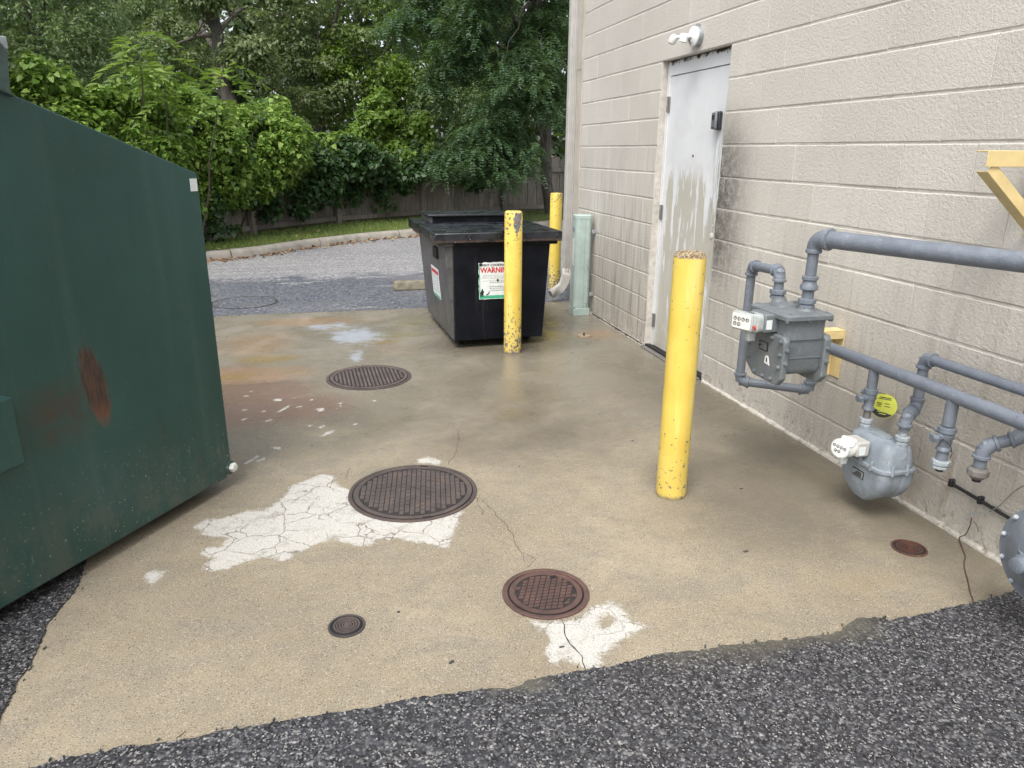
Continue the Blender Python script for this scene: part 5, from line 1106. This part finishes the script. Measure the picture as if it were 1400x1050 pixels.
wp = [(2.50, 1.86, .44), (2.53, 1.96, .40), (2.55, 2.04, .33), (2.55, 2.094, .235), (2.55, 2.13, .19), (2.55, 2.17, .165), (2.55, 2.207, .145), (2.552, 2.205, .125), (2.55, 2.190, .09), (2.549, 2.18, .05)]
def smoothp(P, k=5):
    P = [Vector(p) for p in P]; out = []
    for i in range(len(P) - 1):
        a = P[max(0, i - 1)]; b = P[i]; c = P[i + 1]; d = P[min(len(P) - 1, i + 2)]
        for j in range(k): t = j / k; out.append(0.5 * ((2 * b) + (c - a) * t + (2 * a - 5 * b + 4 * c - d) * t * t + (3 * b - a - 3 * c + d) * t ** 3))
    out.append(P[-1]); return out
MB().sweep(smoothp(wp[:5]), .0020, 6).build('wire', M['wireg'], gw, world=True)
MB().sweep(smoothp(wp[4:8]), .0026, 6).build('bare_end', M['nut'], gw, world=True)
MB().sweep(smoothp([wp[7], (2.548, 2.20, .09), (2.540, 2.205, .045), (2.545, 2.235, .012), (2.50, 2.17, .004), (2.46, 2.115, .003), (2.42, 2.08, .003), (2.375, 2.03, .003), (2.32, 1.96, .004), (2.27, 1.90, .004), (2.237, 1.855, .006), (2.215, 1.835, .012)]), .0024, 6).build('wire', M['wire'], gw, world=True)
MB().sweep(smoothp([(2.55, 2.19, .115), (2.548, 2.17, .105), (2.546, 2.155, .085)]), .0016, 6).build('wire_whisker', M['wire'], gw, world=True)
th_ = thing('hanging_thread', (2.50, 2.1, .3), 'fine pale thread hanging slackly beside the capped pipe ends', 'thread')
MB().sweep(smoothp([(2.36, 2.05, .39), (2.45, 2.16, .31), (2.53, 2.30, .25), (2.555, 2.33, .235)]), .0008, 5).build('thread', M['nut'], th_, world=True)

# ================================================================ FENCE
FP = catmull([(-4.6, 9.9), (-3.2, 11.0), (-1.95, 12.6), (-1.06, 14.25), (0.5, 15.8), (2.33, 16.95), (6.2, 18.6), (10, 19.6)], 8)
fl = [0]
for a, b in zip(FP, FP[1:]): fl.append(fl[-1] + (b - a).length)
def fpt(s_):
    i = max(0, min(len(FP) - 2, int(np.searchsorted(fl, s_)) - 1)); t = (s_ - fl[i]) / (fl[i + 1] - fl[i] + 1e-9)
    d = (FP[i + 1] - FP[i]).normalized(); return FP[i].lerp(FP[i + 1], t), d
fence = thing('plank_fence', (0.5, 15.8, 0.12), 'weathered grey wooden plank fence with rails, half buried under the vines beyond the road', 'fence')
def plank_mesh(w_, h, top):
    mb = MB(); mb.prism([(-w_ / 2, 0), (w_ / 2, 0), (w_ / 2, h - top), (w_ / 2 - .02, h), (-w_ / 2 + .02, h), (-w_ / 2, h - top * .6)], lambda a, b, d: (a, d, b), 0, .018); return mb
pm = [plank_mesh(.138, h, .02).build('plank', M['wood'], fence, smooth=0) for h in (1.30, 1.33, 1.36)]
fence_tot = fl[-1]; s_ = 0.4; k = 0; used = set()
while s_ < fence_tot - .2:
    p, d = fpt(s_); q = k % 3 if k > 2 else k
    o = pm[q] if q not in used else share('plank', pm[q], fence); used.add(q)
    o.location = (p.x - .5, p.y - 15.8 + random.uniform(-.004, .004), -.02); o.rotation_euler = (random.uniform(-.02, .02), random.uniform(-.012, .012), math.atan2(d.y, d.x))
    s_ += .146; k += 1
s_ = 0.6; fo = Vector((0, 0, 0))
while s_ < fence_tot - 2.3:
    p, d = fpt(s_); p2, d2 = fpt(s_ + 2.3); nn = Vector((d.y, -d.x, 0))
    mb = MB(); c = p + nn * .075 - Vector((.5, 15.8, 0)); mb.obox((c.x, c.y, .66), d, nn, (0, 0, 1), .05, .045, .70); mb.build('post', M['wood'], fence, smooth=0, bevel=.004)
    for zz in (.13, 1.02):
        a = p + nn * .03 - Vector((.5, 15.8, 0)); b = p2 + nn * .03 - Vector((.5, 15.8, 0)); dd_ = (b - a)
        mb = MB(); m_ = (a + b) / 2; mb.obox((m_.x, m_.y, zz), dd_, (dd_.y, -dd_.x, 0), (0, 0, 1), dd_.length / 2 + .02, .022, .045); mb.build('rail', M['wood'], fence, smooth=0)
    s_ += 2.3

# ================================================================ FOLIAGE
def unit(a): return a / (np.linalg.norm(a, axis=1, keepdims=True) + 1e-9)
def leaf_mesh(name, P, N, T, S_, mat, asp=0.55, heart=False, fold=0.18):
    """one small folded blade per row: P base point, N normal, T tip direction, S length"""
    T = unit(T - N * np.sum(T * N, 1, keepdims=True)); B = np.cross(N, T); S_ = np.asarray(S_)[:, None]; n = len(P)
    if heart:
        pts = [P, P + (B * -.42 * asp * 1.6 + T * .05 + N * fold * .6) * S_, P + (B * -.40 * asp * 1.5 + T * .50 + N * fold * .3) * S_, P + (T * 1.0 - N * fold * .6) * S_, P + (B * .40 * asp * 1.5 + T * .50 + N * fold * .3) * S_, P + (B * .42 * asp * 1.6 + T * .05 + N * fold * .6) * S_]
        V = np.stack(pts, 1).reshape(-1, 3); b = np.arange(n)[:, None] * 6
        F3 = np.concatenate([b + [0, 2, 1], b + [0, 3, 2], b + [0, 4, 3], b + [0, 5, 4]])
    else:
        pts = [P, P + (B * -.5 * asp + T * .45 + N * fold) * S_, P + (T * 1.0 - N * fold * .5) * S_, P + (B * .5 * asp + T * .45 + N * fold) * S_]
        V = np.stack(pts, 1).reshape(-1, 3); b = np.arange(n)[:, None] * 4
        F3 = np.concatenate([b + [0, 2, 1], b + [0, 3, 2]])
    return fast_mesh(name, V, F3=F3, mat=mat)
def puffs(C, R, n_each, flat=0.7, up=0.35, droop=0.35, size=(.07, .12)):
    """leaves on the outer shells of many small clumps; C (M,3), R (M)"""
    M_ = len(C); idx = np.repeat(np.arange(M_), n_each); n = len(idx)
    d = rng.normal(size=(n, 3)); d[:, 2] += up; d = unit(d); rad = R[idx] * (0.55 + 0.5 * rng.random(n) ** 0.6)
    P = C[idx] + d * rad[:, None] * np.array([1, 1, flat])
    N = unit(d * 0.6 + rng.normal(size=(n, 3)) * 0.45 + np.array([0, 0, 0.75]))
    T = unit(d * 0.5 + rng.normal(size=(n, 3)) * 0.6 + np.array([0, 0, -droop]))
    return P, N, T, size[0] * .6 + (size[1] * 1.25 - size[0] * .6) * rng.random(n) ** 1.6
G_ = lambda *c: c
LM = dict(
    vine=m_leaf('vine_leaves', [G_(0.077, 0.154, 0.028), G_(0.146, 0.266, 0.043), G_(0.240, 0.395, 0.070), G_(0.411, 0.550, 0.133), G_(0.154, 0.284, 0.047)], .45),
    ivy=m_leaf('ivy_leaves', [G_(0.026, 0.062, 0.022), G_(0.048, 0.106, 0.034), G_(0.090, 0.162, 0.054)], .28),
    sumac=m_leaf('sumac_leaves', [G_(0.096, 0.180, 0.036), G_(0.168, 0.276, 0.048), G_(0.312, 0.432, 0.084)], .5),
    tree=m_leaf('tree_leaves', [G_(0.132, 0.194, 0.097), G_(0.209, 0.296, 0.143), G_(0.310, 0.412, 0.209)], .45),
    olive=m_leaf('olive_leaves', [G_(0.151, 0.200, 0.094), G_(0.237, 0.300, 0.143), G_(0.343, 0.407, 0.215)], .45),
    bright=m_leaf('bright_leaves', [G_(0.111, 0.195, 0.033), G_(0.182, 0.305, 0.055), G_(0.273, 0.416, 0.085)], .45),
    dark=m_leaf('shade_dark_leaves', [G_(0.022, 0.048, 0.021), G_(0.041, 0.082, 0.034), G_(0.066, 0.118, 0.048)], .3),
    fern=m_leaf('fern_leaves', [G_(0.039, 0.083, 0.037), G_(0.065, 0.127, 0.055), G_(0.095, 0.170, 0.079)], .35),
    wood=m_leaf('woodland_leaves', [G_(.030, .055, .028), G_(.060, .098, .048), G_(.110, .155, .080)], .35),
    grass=m_leaf('grass_blades', [G_(0.117, 0.196, 0.039), G_(0.216, 0.313, 0.068), G_(0.373, 0.412, 0.157)], .3),
)
def limb_path(a, b, sag=0.1, k=7, wob=0.08):
    a = Vector(a); b = Vector(b); out = []
    L_ = (b - a).length
    for i in range(k + 1):
        t = i / k; p = a.lerp(b, t) + Vector((random.gauss(0, wob), random.gauss(0, wob), 0)) * L_ * .12 * (0 < i < k) + Vector((0, 0, sag * L_ * math.sin(pi * t))); out.append(p)
    return out
def tree(name, label, base, top, tr, crowns, mat, npf, nl, size, limbs=6, group='trees beyond the fence', asp=.55, heart=False, flat=.65, pr=(.28, .6)):
    """crowns: list of (center, radii) ellipsoids"""
    t = thing(name, base, label, 'tree', group); B0 = Vector(base); mb = MB()
    tp_ = limb_path((0, 0, -.1), Vector(top) - B0, 0.0, 9, .10); mb.sweep(tp_, [tr * (1 - .72 * i / 9) * (1.25 if i == 0 else 1) for i in range(10)], 12)
    mb.build('trunk', M['bark'], t)
    lm = MB()
    for k in range(limbs):
        c, r = crowns[k % len(crowns)]; a = random.uniform(0, 2 * pi); j = random.randint(3, 8)
        e = Vector(c) - B0 + Vector((cos(a) * r[0] * .75, sin(a) * r[1] * .75, random.uniform(-.4, .6) * r[2]))
        pth = limb_path(tp_[j], e, .08, 7, .12); rr = tr * (1 - .08 * j) * .45; lm.sweep(pth, [rr * (1 - .8 * i / 7) for i in range(8)], 8)
        for q in range(3):
            st = pth[random.randint(2, 5)]; e2 = st + Vector((random.gauss(0, .8), random.gauss(0, .8), random.gauss(.2, .5))); lm.sweep(limb_path(st, e2, .05, 4, .1), [rr * .35 * (1 - .8 * i / 4) for i in range(5)], 6)
    lm.build('limbs', M['bark'], t)
    C = []; 
    for c, r in crowns:
        k = int(npf / len(crowns)); d = unit(rng.normal(size=(k, 3))); rad = rng.random(k) ** 0.38; C.append(np.array(c) + d * rad[:, None] * np.array(r))
    C = np.concatenate(C); C = C[C[:, 2] > base[2] + .5]; R = rng.uniform(pr[0], pr[1], len(C))
    P, N, T, S_ = puffs(C, R, nl, flat, size=size)
    me = leaf_mesh('crown', P - np.array(base), N, T, S_, mat, asp, heart); o = bpy.data.objects.new('crown', me); COL.objects.link(o); o.parent = t
    return t
# --- far woodland closing the view
n = 34000; th = rng.uniform(-0.95, 0.75, n); rr = rng.uniform(29, 33, n)
P = np.stack([np.sin(th) * rr, np.cos(th) * rr, rng.uniform(0, 1, n) ** .8 * (8.4 + 1.3 * np.sin(th * 9) + .8 * np.sin(th * 23))], 1); P += rng.normal(size=P.shape) * .25
az_ = np.arctan2(P[:, 0], P[:, 1]); el_ = (P[:, 2] - 1.57) / np.hypot(P[:, 0], P[:, 1])
hole = np.zeros(n, bool)
for (ga, ge, gr_) in ((-.129, .175, .012), (-.108, .145, .010), (-.05, .20, .014), (-.02, .215, .012), (.02, .19, .008), (-.25, .20, .010), (-.19, .21, .008)): hole |= np.hypot(az_ - ga, el_ - ge) < gr_ * 1.6
P = P[~hole]; n = len(P); N = unit(rng.normal(size=(n, 3)) * .6 + np.array([0, -.5, .6])); T = rng.normal(size=(n, 3))
me = leaf_mesh('far_woodland', P, N, T, rng.uniform(.30, .60, n), LM['wood'], .7); o = bpy.data.objects.new('far_woodland', me); COL.objects.link(o); o['kind'] = 'stuff'; o['label'] = 'dense dark woodland closing the view behind the nearer trees'
# --- nearer trees
tree('broadleaf_tree', 'tall grey-barked tree with a leaning forked trunk rising behind the vine thicket', (-1.70, 19.4, .2), (-2.5, 19.6, 7.2), .22, [((-3.2, 21.6, 6.3), (1.9, 1.2, 1.7)), ((-1.2, 21.4, 5.6), (1.6, 1.1, 1.3)), ((-.5, 21.4, 4.3), (1.2, .9, 1.0)), ((-3.4, 21.4, 3.9), (1.0, .7, .9)), ((-2.7, 18.9, 4.9), (.8, .4, .45)), ((-1.5, 18.8, 5.4), (.7, .4, .4)), ((-1.6, 18.9, 3.6), (.6, .3, .3))], LM['olive'], 98, 170, (.08, .14), 9, flat=.5)
tree('broadleaf_tree', 'grey-green leafy tree standing left of the leaning trunk', (-5.6, 21, .2), (-5.3, 21, 6.5), .16, [((-5.6, 20.8, 5.0), (2.0, 1.6, 2.6)), ((-5.0, 20.2, 3.0), (1.6, 1.2, 1.2))], LM['tree'], 110, 170, (.08, .13), 6)
tree('broadleaf_tree', 'shaded green tree between the leaning trunk and the left frame edge', (-4.2, 24.5, .2), (-4.4, 24.5, 6.0), .15, [((-4.2, 24.5, 4.4), (1.7, 1.6, 2.6))], LM['tree'], 85, 160, (.09, .15), 5)
tree('broadleaf_tree', 'olive green tree with a slanting bare limb right of the leaning trunk', (-.4, 21.5, .2), (.9, 21.6, 6.0), .12, [((.3, 21.5, 5.4), (1.9, 1.5, 1.9)), ((-.2, 21.2, 3.2), (1.4, 1.1, 1.1))], LM['olive'], 90, 160, (.08, .13), 8, flat=.5)
tree('broadleaf_tree', 'bright green tree rising over the middle of the fence', (2.2, 22, .2), (2.4, 22, 6.6), .16, [((2.4, 21.8, 5.2), (2.1, 1.6, 2.3)), ((1.4, 21.2, 3.2), (1.5, 1.0, 1.2))], LM['bright'], 90, 150, (.09, .14), 6)
tree('broadleaf_tree', 'mid green tree behind the fine-leaved tree', (5.2, 22, .2), (5.2, 22, 7.2), .18, [((5.0, 22, 5.4), (2.6, 1.6, 2.8)), ((4.0, 21.0, 3.0), (1.6, 1.0, 1.3))], LM['tree'], 100, 150, (.09, .14), 6)
tree('broadleaf_tree', 'tree with shade-darkened leaves filling the corner beside the building', (7.4, 19.8, .2), (7.4, 19.8, 8.5), .2, [((6.9, 19.4, 4.6), (2.9, 1.6, 3.8)), ((6.2, 17.6, 7.2), (2.2, 2.2, 1.5))], LM['dark'], 150, 150, (.10, .16), 6)  # leaf colour darkened for shade; high second crown added overhead to shade this corner
tree('broadleaf_tree', 'dark leafy tree close behind the left end of the thicket', (-5.1, 11.6, .2), (-5.0, 11.6, 4.5), .14, [((-4.75, 10.9, 3.6), (1.25, 1.1, 1.7))], LM['ivy'], 100, 260, (.045, .08), 5, heart=True, pr=(.2, .42))
tree('broadleaf_tree', 'pale grey-green tree just right of the dark leafy tree at the left edge', (-5.2, 16.5, .2), (-5.0, 16.5, 5.6), .13, [((-5.1, 16.4, 4.0), (1.7, 1.3, 2.0))], LM['tree'], 120, 190, (.07, .11), 6, asp=.45)
tree('shrub', 'bright sunlit shrub poking above the ivy-covered fence', (1.3, 17.9, .2), (1.35, 17.9, 2.2), .05, [((1.15, 17.7, 2.15), (.62, .5, .75)), ((2.0, 17.8, 1.9), (.55, .45, .6)), ((1.6, 17.7, 1.5), (1.1, .4, .35))], LM['bright'], 64, 120, (.07, .11), 5, group='shrubs by the fence', heart=True, pr=(.16, .30))
# --- fine-leaved tree: drooping feathery fronds
ft = thing('feathery_tree', (5.3, 17.3, .2), 'dark fine-leaved tree whose feathery branches droop over the fence right of the black bin', 'tree', 'trees beyond the fence')
mb = MB(); tp_ = limb_path((0, 0, -.1), (-.6, -.3, 6.8), 0, 9, .12); mb.sweep(tp_, [.15 * (1 - .07 * i) for i in range(10)], 12); mb.build('trunk', M['bark'], ft)
def fronds(C, L_, leaf, npair, yaw_out=None, droop=.55, lf_asp=.30):
    """pinnate fronds: returns leaf arrays"""
    M_ = len(C); a = rng.uniform(0, 2 * pi, M_) if yaw_out is None else yaw_out; d0 = np.stack([np.cos(a), np.sin(a), rng.uniform(-.1, .5, M_)], 1); d0 = unit(d0)
    P = []; N = []; T = []; S_ = []
    for k in range(npair):
        t = (k + 1) / npair; pos = C + d0 * (L_ * t)[:, None] + np.array([0, 0, -1]) * (L_ * droop * t * t)[:, None]
        dirn = unit(d0 + np.array([0, 0, -2 * droop]) * t); side = unit(np.cross(dirn, np.array([0, 0, 1.0]))); nn = np.cross(side, dirn)
        s_ = leaf * (0.55 + 0.6 * math.sin(pi * (0.15 + .75 * t)))
        for sg in (-1, 1):
            P.append(pos + rng.normal(size=pos.shape) * .004); N.append(unit(nn + side * sg * -.3 + rng.normal(size=pos.shape) * .15)); T.append(unit(side * sg + dirn * .5 + np.array([0, 0, -.45]) + rng.normal(size=pos.shape) * .12)); S_.append(np.full(M_, s_) * rng.uniform(.8, 1.2, M_))
    return [np.concatenate(x) for x in (P, N, T, S_)]
cl = []; tips = []
ORG = Vector((5.3, 17.3, .2))
for c, r, k in (((3.9, 16.2, 5.0), (2.1, 1.5, 1.8), 42), ((3.9, 15.6, 3.0), (1.7, .9, 1.0), 26), ((3.0, 15.4, 1.75), (.85, .5, .35), 12), ((3.7, 15.2, 1.35), (.6, .4, .35), 7), ((2.5, 15.7, 3.9), (1.0, .7, .9), 14), ((4.9, 16.4, 3.6), (.9, .8, 1.0), 6)):
    for q in range(k):
        d = rng.normal(size=3); d /= np.linalg.norm(d); e = np.array(c) + d * rng.random() ** .4 * np.array(r); st0 = np.array([5.0, 17.0, e[2] * .8 + .8]); hd = e - st0; hd[2] = 0; hd /= np.linalg.norm(hd) + 1e-6
        tips.append(e); L_ = rng.uniform(.7, 1.3)
        for j in range(9):
            u = j / 8; cl.append(e + hd * (u - .5) * L_ + np.array([rng.normal() * .10, rng.normal() * .10, .18 - .55 * L_ * u * u]))
cl = np.array(cl); per = 11; C = np.repeat(cl, per, 0) + rng.normal(size=(len(cl) * per, 3)) * np.array([.08, .08, .04])
P, N, T, S_ = fronds(C, rng.uniform(.18, .36, len(C)), .070, 7, droop=.75)
me = leaf_mesh('crown', P - np.array([5.3, 17.3, .2]), N, T, S_, LM['fern'], .34, fold=.05); o = bpy.data.objects.new('crown', me); COL.objects.link(o); o.parent = ft
lm = MB()
for i in range(26):
    e = Vector(tips[rng.integers(len(tips))]) - Vector((5.3, 17.3, .2)); pth = limb_path(tp_[random.randint(2, 7)], e, .12, 7, .14); rr = .04; lm.sweep(pth, [rr * (1 - .8 * q / 7) for q in range(8)], 6)
lm.build('limbs', M['bark'], ft)
# bare hanging twigs near the wall
# --- vine thicket over the left part of the fence
path = np.array([(-5.6, 9.7, 2.5, 0.0), (-4.2, 10.7, 2.65, 0.0), (-3.3, 11.35, 2.5, 0.05), (-2.6, 11.9, 2.55, 0.10), (-2.1, 12.5, 2.5, 0.45), (-1.65, 13.0, 2.4, .80), (-1.1, 13.8, 2.25, .92), (-.5, 14.4, 2.1, .95), (.1, 15.0, 1.90, .95), (.7, 15.6, 1.70, 1.0), (1.5, 16.2, 1.60, 1.05), (2.6, 16.8, 1.55, 1.05), (3.8, 17.3, 1.6, 1.1), (5.5, 18.1, 1.8, 1.1)])
seg_ = np.concatenate([[0], np.cumsum(np.hypot(np.diff(path[:, 0]), np.diff(path[:, 1])))])
def thicket(s0, s1, M_, n_each, R, mat, bulge, size, origin, nm, heart=True, top_only=0.0):
    s_ = rng.uniform(s0, s1, M_); x, y, zt_, zb_ = (np.interp(s_, seg_, path[:, i]) for i in range(4))
    t = rng.random(M_) ** .8; t = top_only + (1 - top_only) * t
    tx = np.interp(s_ + .1, seg_, path[:, 0]) - np.interp(s_ - .1, seg_, path[:, 0]); ty = np.interp(s_ + .1, seg_, path[:, 1]) - np.interp(s_ - .1, seg_, path[:, 1]); L_ = np.hypot(tx, ty) + 1e-6; nx, ny = ty / L_, -tx / L_
    b = bulge * (np.sin(np.clip(t, 0, 1) * pi * .85) ** .8) * (0.75 + .35 * np.sin(s_ * 2.3) + .25 * np.sin(s_ * 5.1 + 1)); depth = rng.uniform(-.75, .0, M_) * (t > .75) 
    z = zb_ + (zt_ - zb_) * t + .16 * np.sin(s_ * 3.1) + .10 * np.sin(s_ * 7.7) * t
    C = np.stack([x + nx * (b + depth), y + ny * (b + depth), z - .12], 1) + rng.normal(size=(M_, 3)) * .06
    return puffs(C, rng.uniform(R[0], R[1], M_), n_each, .8, up=.3, droop=.9, size=size)
def add_leaves(name, parent, origin, sets, mat, heart=True, asp=.62):
    P, N, T, S_ = [np.concatenate(x) for x in zip(*sets)]
    me = leaf_mesh(name, P - np.array(origin), N, T, S_, mat, asp, heart); o = bpy.data.objects.new(name, me); COL.objects.link(o); o.parent = parent; return o
vt = thing('vine_thicket', (-2.2, 12.4, .12), 'tall bright green tangle of vines mounded over the left end of the fence', 'vines')
core = MB()
for i in range(11):
    s_ = .4 + i * .5; x, y, zt_, zb_ = (float(np.interp(s_, seg_, path[:, k])) for k in range(4)); core.sweep(limb_path((x + .1, y + .35, 0), (x + random.gauss(0, .4), y + .1, zt_ - .2), 0, 7, .25), [.022, .02, .018, .016, .014, .012, .009, .006], 6)
core.build('stems', M['darkstem'], vt, world=True)
add_leaves('foliage', vt, (-2.2, 12.4, .12), [thicket(0, 6.8, 560, 90, (.08, .24), None, .62, (.04, .085), None, ''), thicket(0.5, 6.0, 130, 60, (.06, .20), None, .50, (.04, .09), None, '', top_only=.85)], LM['vine'])
iv = thing('ivy_mat', (.6, 15.4, .12), 'dark glossy ivy hanging in curtains over the middle of the plank fence', 'ivy')
add_leaves('foliage', iv, (.6, 15.4, .12), [thicket(5.2, 12.4, 420, 95, (.10, .22), None, .34, (.05, .10), None, '')], LM['ivy'])
add_leaves('trailing_shoots', iv, (.6, 15.4, .12), [thicket(5.8, 11.4, 70, 40, (.08, .2), None, .22, (.06, .10), None, '', top_only=.9)], LM['vine'])
# hanging tongues of ivy on the planks
hs = []
for (x, y, z0_, z1_) in ((.05, 15.15, .55, .9), (.62, 15.72, .55, 1.0), (1.15, 16.05, .45, 1.0), (-.45, 14.6, .35, .9), (-.95, 14.0, .45, .9), (-1.75, 12.7, .15, .9), (1.7, 16.35, .75, 1.1)):
    k = 14; zz = rng.uniform(z0_, z1_, k); C = np.stack([x + rng.normal(size=k) * .12, y - .12 + rng.normal(size=k) * .05, zz], 1); hs.append(puffs(C, rng.uniform(.08, .16, k), 34, .9, up=.1, droop=1.0, size=(.06, .10)))
add_leaves('hanging_tongues', iv, (.6, 15.4, .12), hs, LM['ivy'])
# --- sapling with long pinnate leaves on the crest of the thicket
sp_ = thing('ailanthus_sapling', (-2.25, 11.75, .12), 'sapling with long drooping feather-shaped leaves on the crest of the vine thicket', 'sapling')
mb = MB(); st_ = []
for (dx, dy, zt_) in ((0, -.5, 2.95), (.30, -.4, 2.70), (1.02, -.1, 2.70)): mb.sweep(limb_path((dx * .4, dy, 0), (dx, dy, zt_ - .12), 0, 6, .08), [.016, .014, .013, .012, .010, .008, .006], 6); st_.append((dx - 2.25, dy + 11.75, zt_))
mb.build('stem', M['darkstem'], sp_)
C = []; yaw = []
for (x, y, z) in st_:
    for k in range(9): C.append((x, y, z - k * .075 + rng.normal() * .02)); yaw.append(k * 2.4 + rng.normal() * .3)
C = np.array(C); P, N, T, S_ = fronds(C, rng.uniform(.38, .62, len(C)), .165, 9, np.array(yaw), .62)
me = leaf_mesh('foliage', P - np.array([-2.25, 11.75, .12]), N, T, S_, LM['sumac'], .30, fold=.06); o = bpy.data.objects.new('foliage', me); COL.objects.link(o); o.parent = sp_
# --- grass on the verge and fallen leaves along the kerb
n = 26000; s_ = rng.uniform(.03, .97, n); i = s_ * (len(KP) - 1); k = i.astype(int); fr_ = (i - k)[:, None]; A = np.array([(p.x, p.y) for p in KP]); B_ = A[k] * (1 - fr_) + A[k + 1] * fr_
keep = (B_[:, 0] > -3.2) & (B_[:, 0] < 6.5); B_ = B_[keep]; n = len(B_); off = .14 + rng.random(n) ** 1.2 * 1.9
P = np.stack([B_[:, 0] - off * .35, B_[:, 1] + off, np.full(n, .108) + off * .015], 1); T = unit(np.stack([rng.normal(size=n) * .35, rng.normal(size=n) * .35, np.ones(n)], 1)); N = unit(rng.normal(size=(n, 3)) * np.array([1, 1, .1]) + np.array([0, -.6, 0]))
me = leaf_mesh('verge_grass', P, N, T, rng.uniform(.035, .085, n), LM['grass'], .14, fold=.02); o = bpy.data.objects.new('verge_grass', me); COL.objects.link(o); o['kind'] = 'stuff'
n = 900; s_ = rng.uniform(.2, .8, n); i = s_ * (len(KP) - 1); k = i.astype(int); fr_ = (i - k)[:, None]; B_ = A[k] * (1 - fr_) + A[k + 1] * fr_; dn = np.abs(rng.normal(size=n)) * .16 + .015; dn = np.where(rng.random(n) < .12, rng.uniform(-.9, -.15, n), dn)
P = np.stack([B_[:, 0], B_[:, 1] - dn, np.where(dn > 0, .004, .135)], 1); P = P[(P[:, 0] > -2.4) & (P[:, 0] < 6)]; n = len(P)
N = unit(rng.normal(size=(n, 3)) * .35 + np.array([0, 0, 1.0])); me = leaf_mesh('leaf_litter', P, N, rng.normal(size=(n, 3)), rng.uniform(.035, .075, n), M['litter'], .7, fold=.15); o = bpy.data.objects.new('leaf_litter', me); COL.objects.link(o); o['kind'] = 'stuff'
# debris specks on the slab
mb = MB()
for (x, y, r) in ((0.30, 1.96, .009), (0.16, 2.27, .005), (0.67, 1.95, .008), (1.6, 2.36, .010), (1.08, 6.25, .03), (1.62, 3.6, .006), (1.9, 2.9, .008), (.9, 3.4, .004)):
    mb.obox((x, y, .002), (1, random.random(), 0), (-random.random(), 1, 0), (0, 0, 1), r, r * random.uniform(.3, .6), .0016)
mb.build('debris_specks', M['ironG'], smooth=0)['kind'] = 'stuff'
# stray leaves lying on the service road
mb = MB()
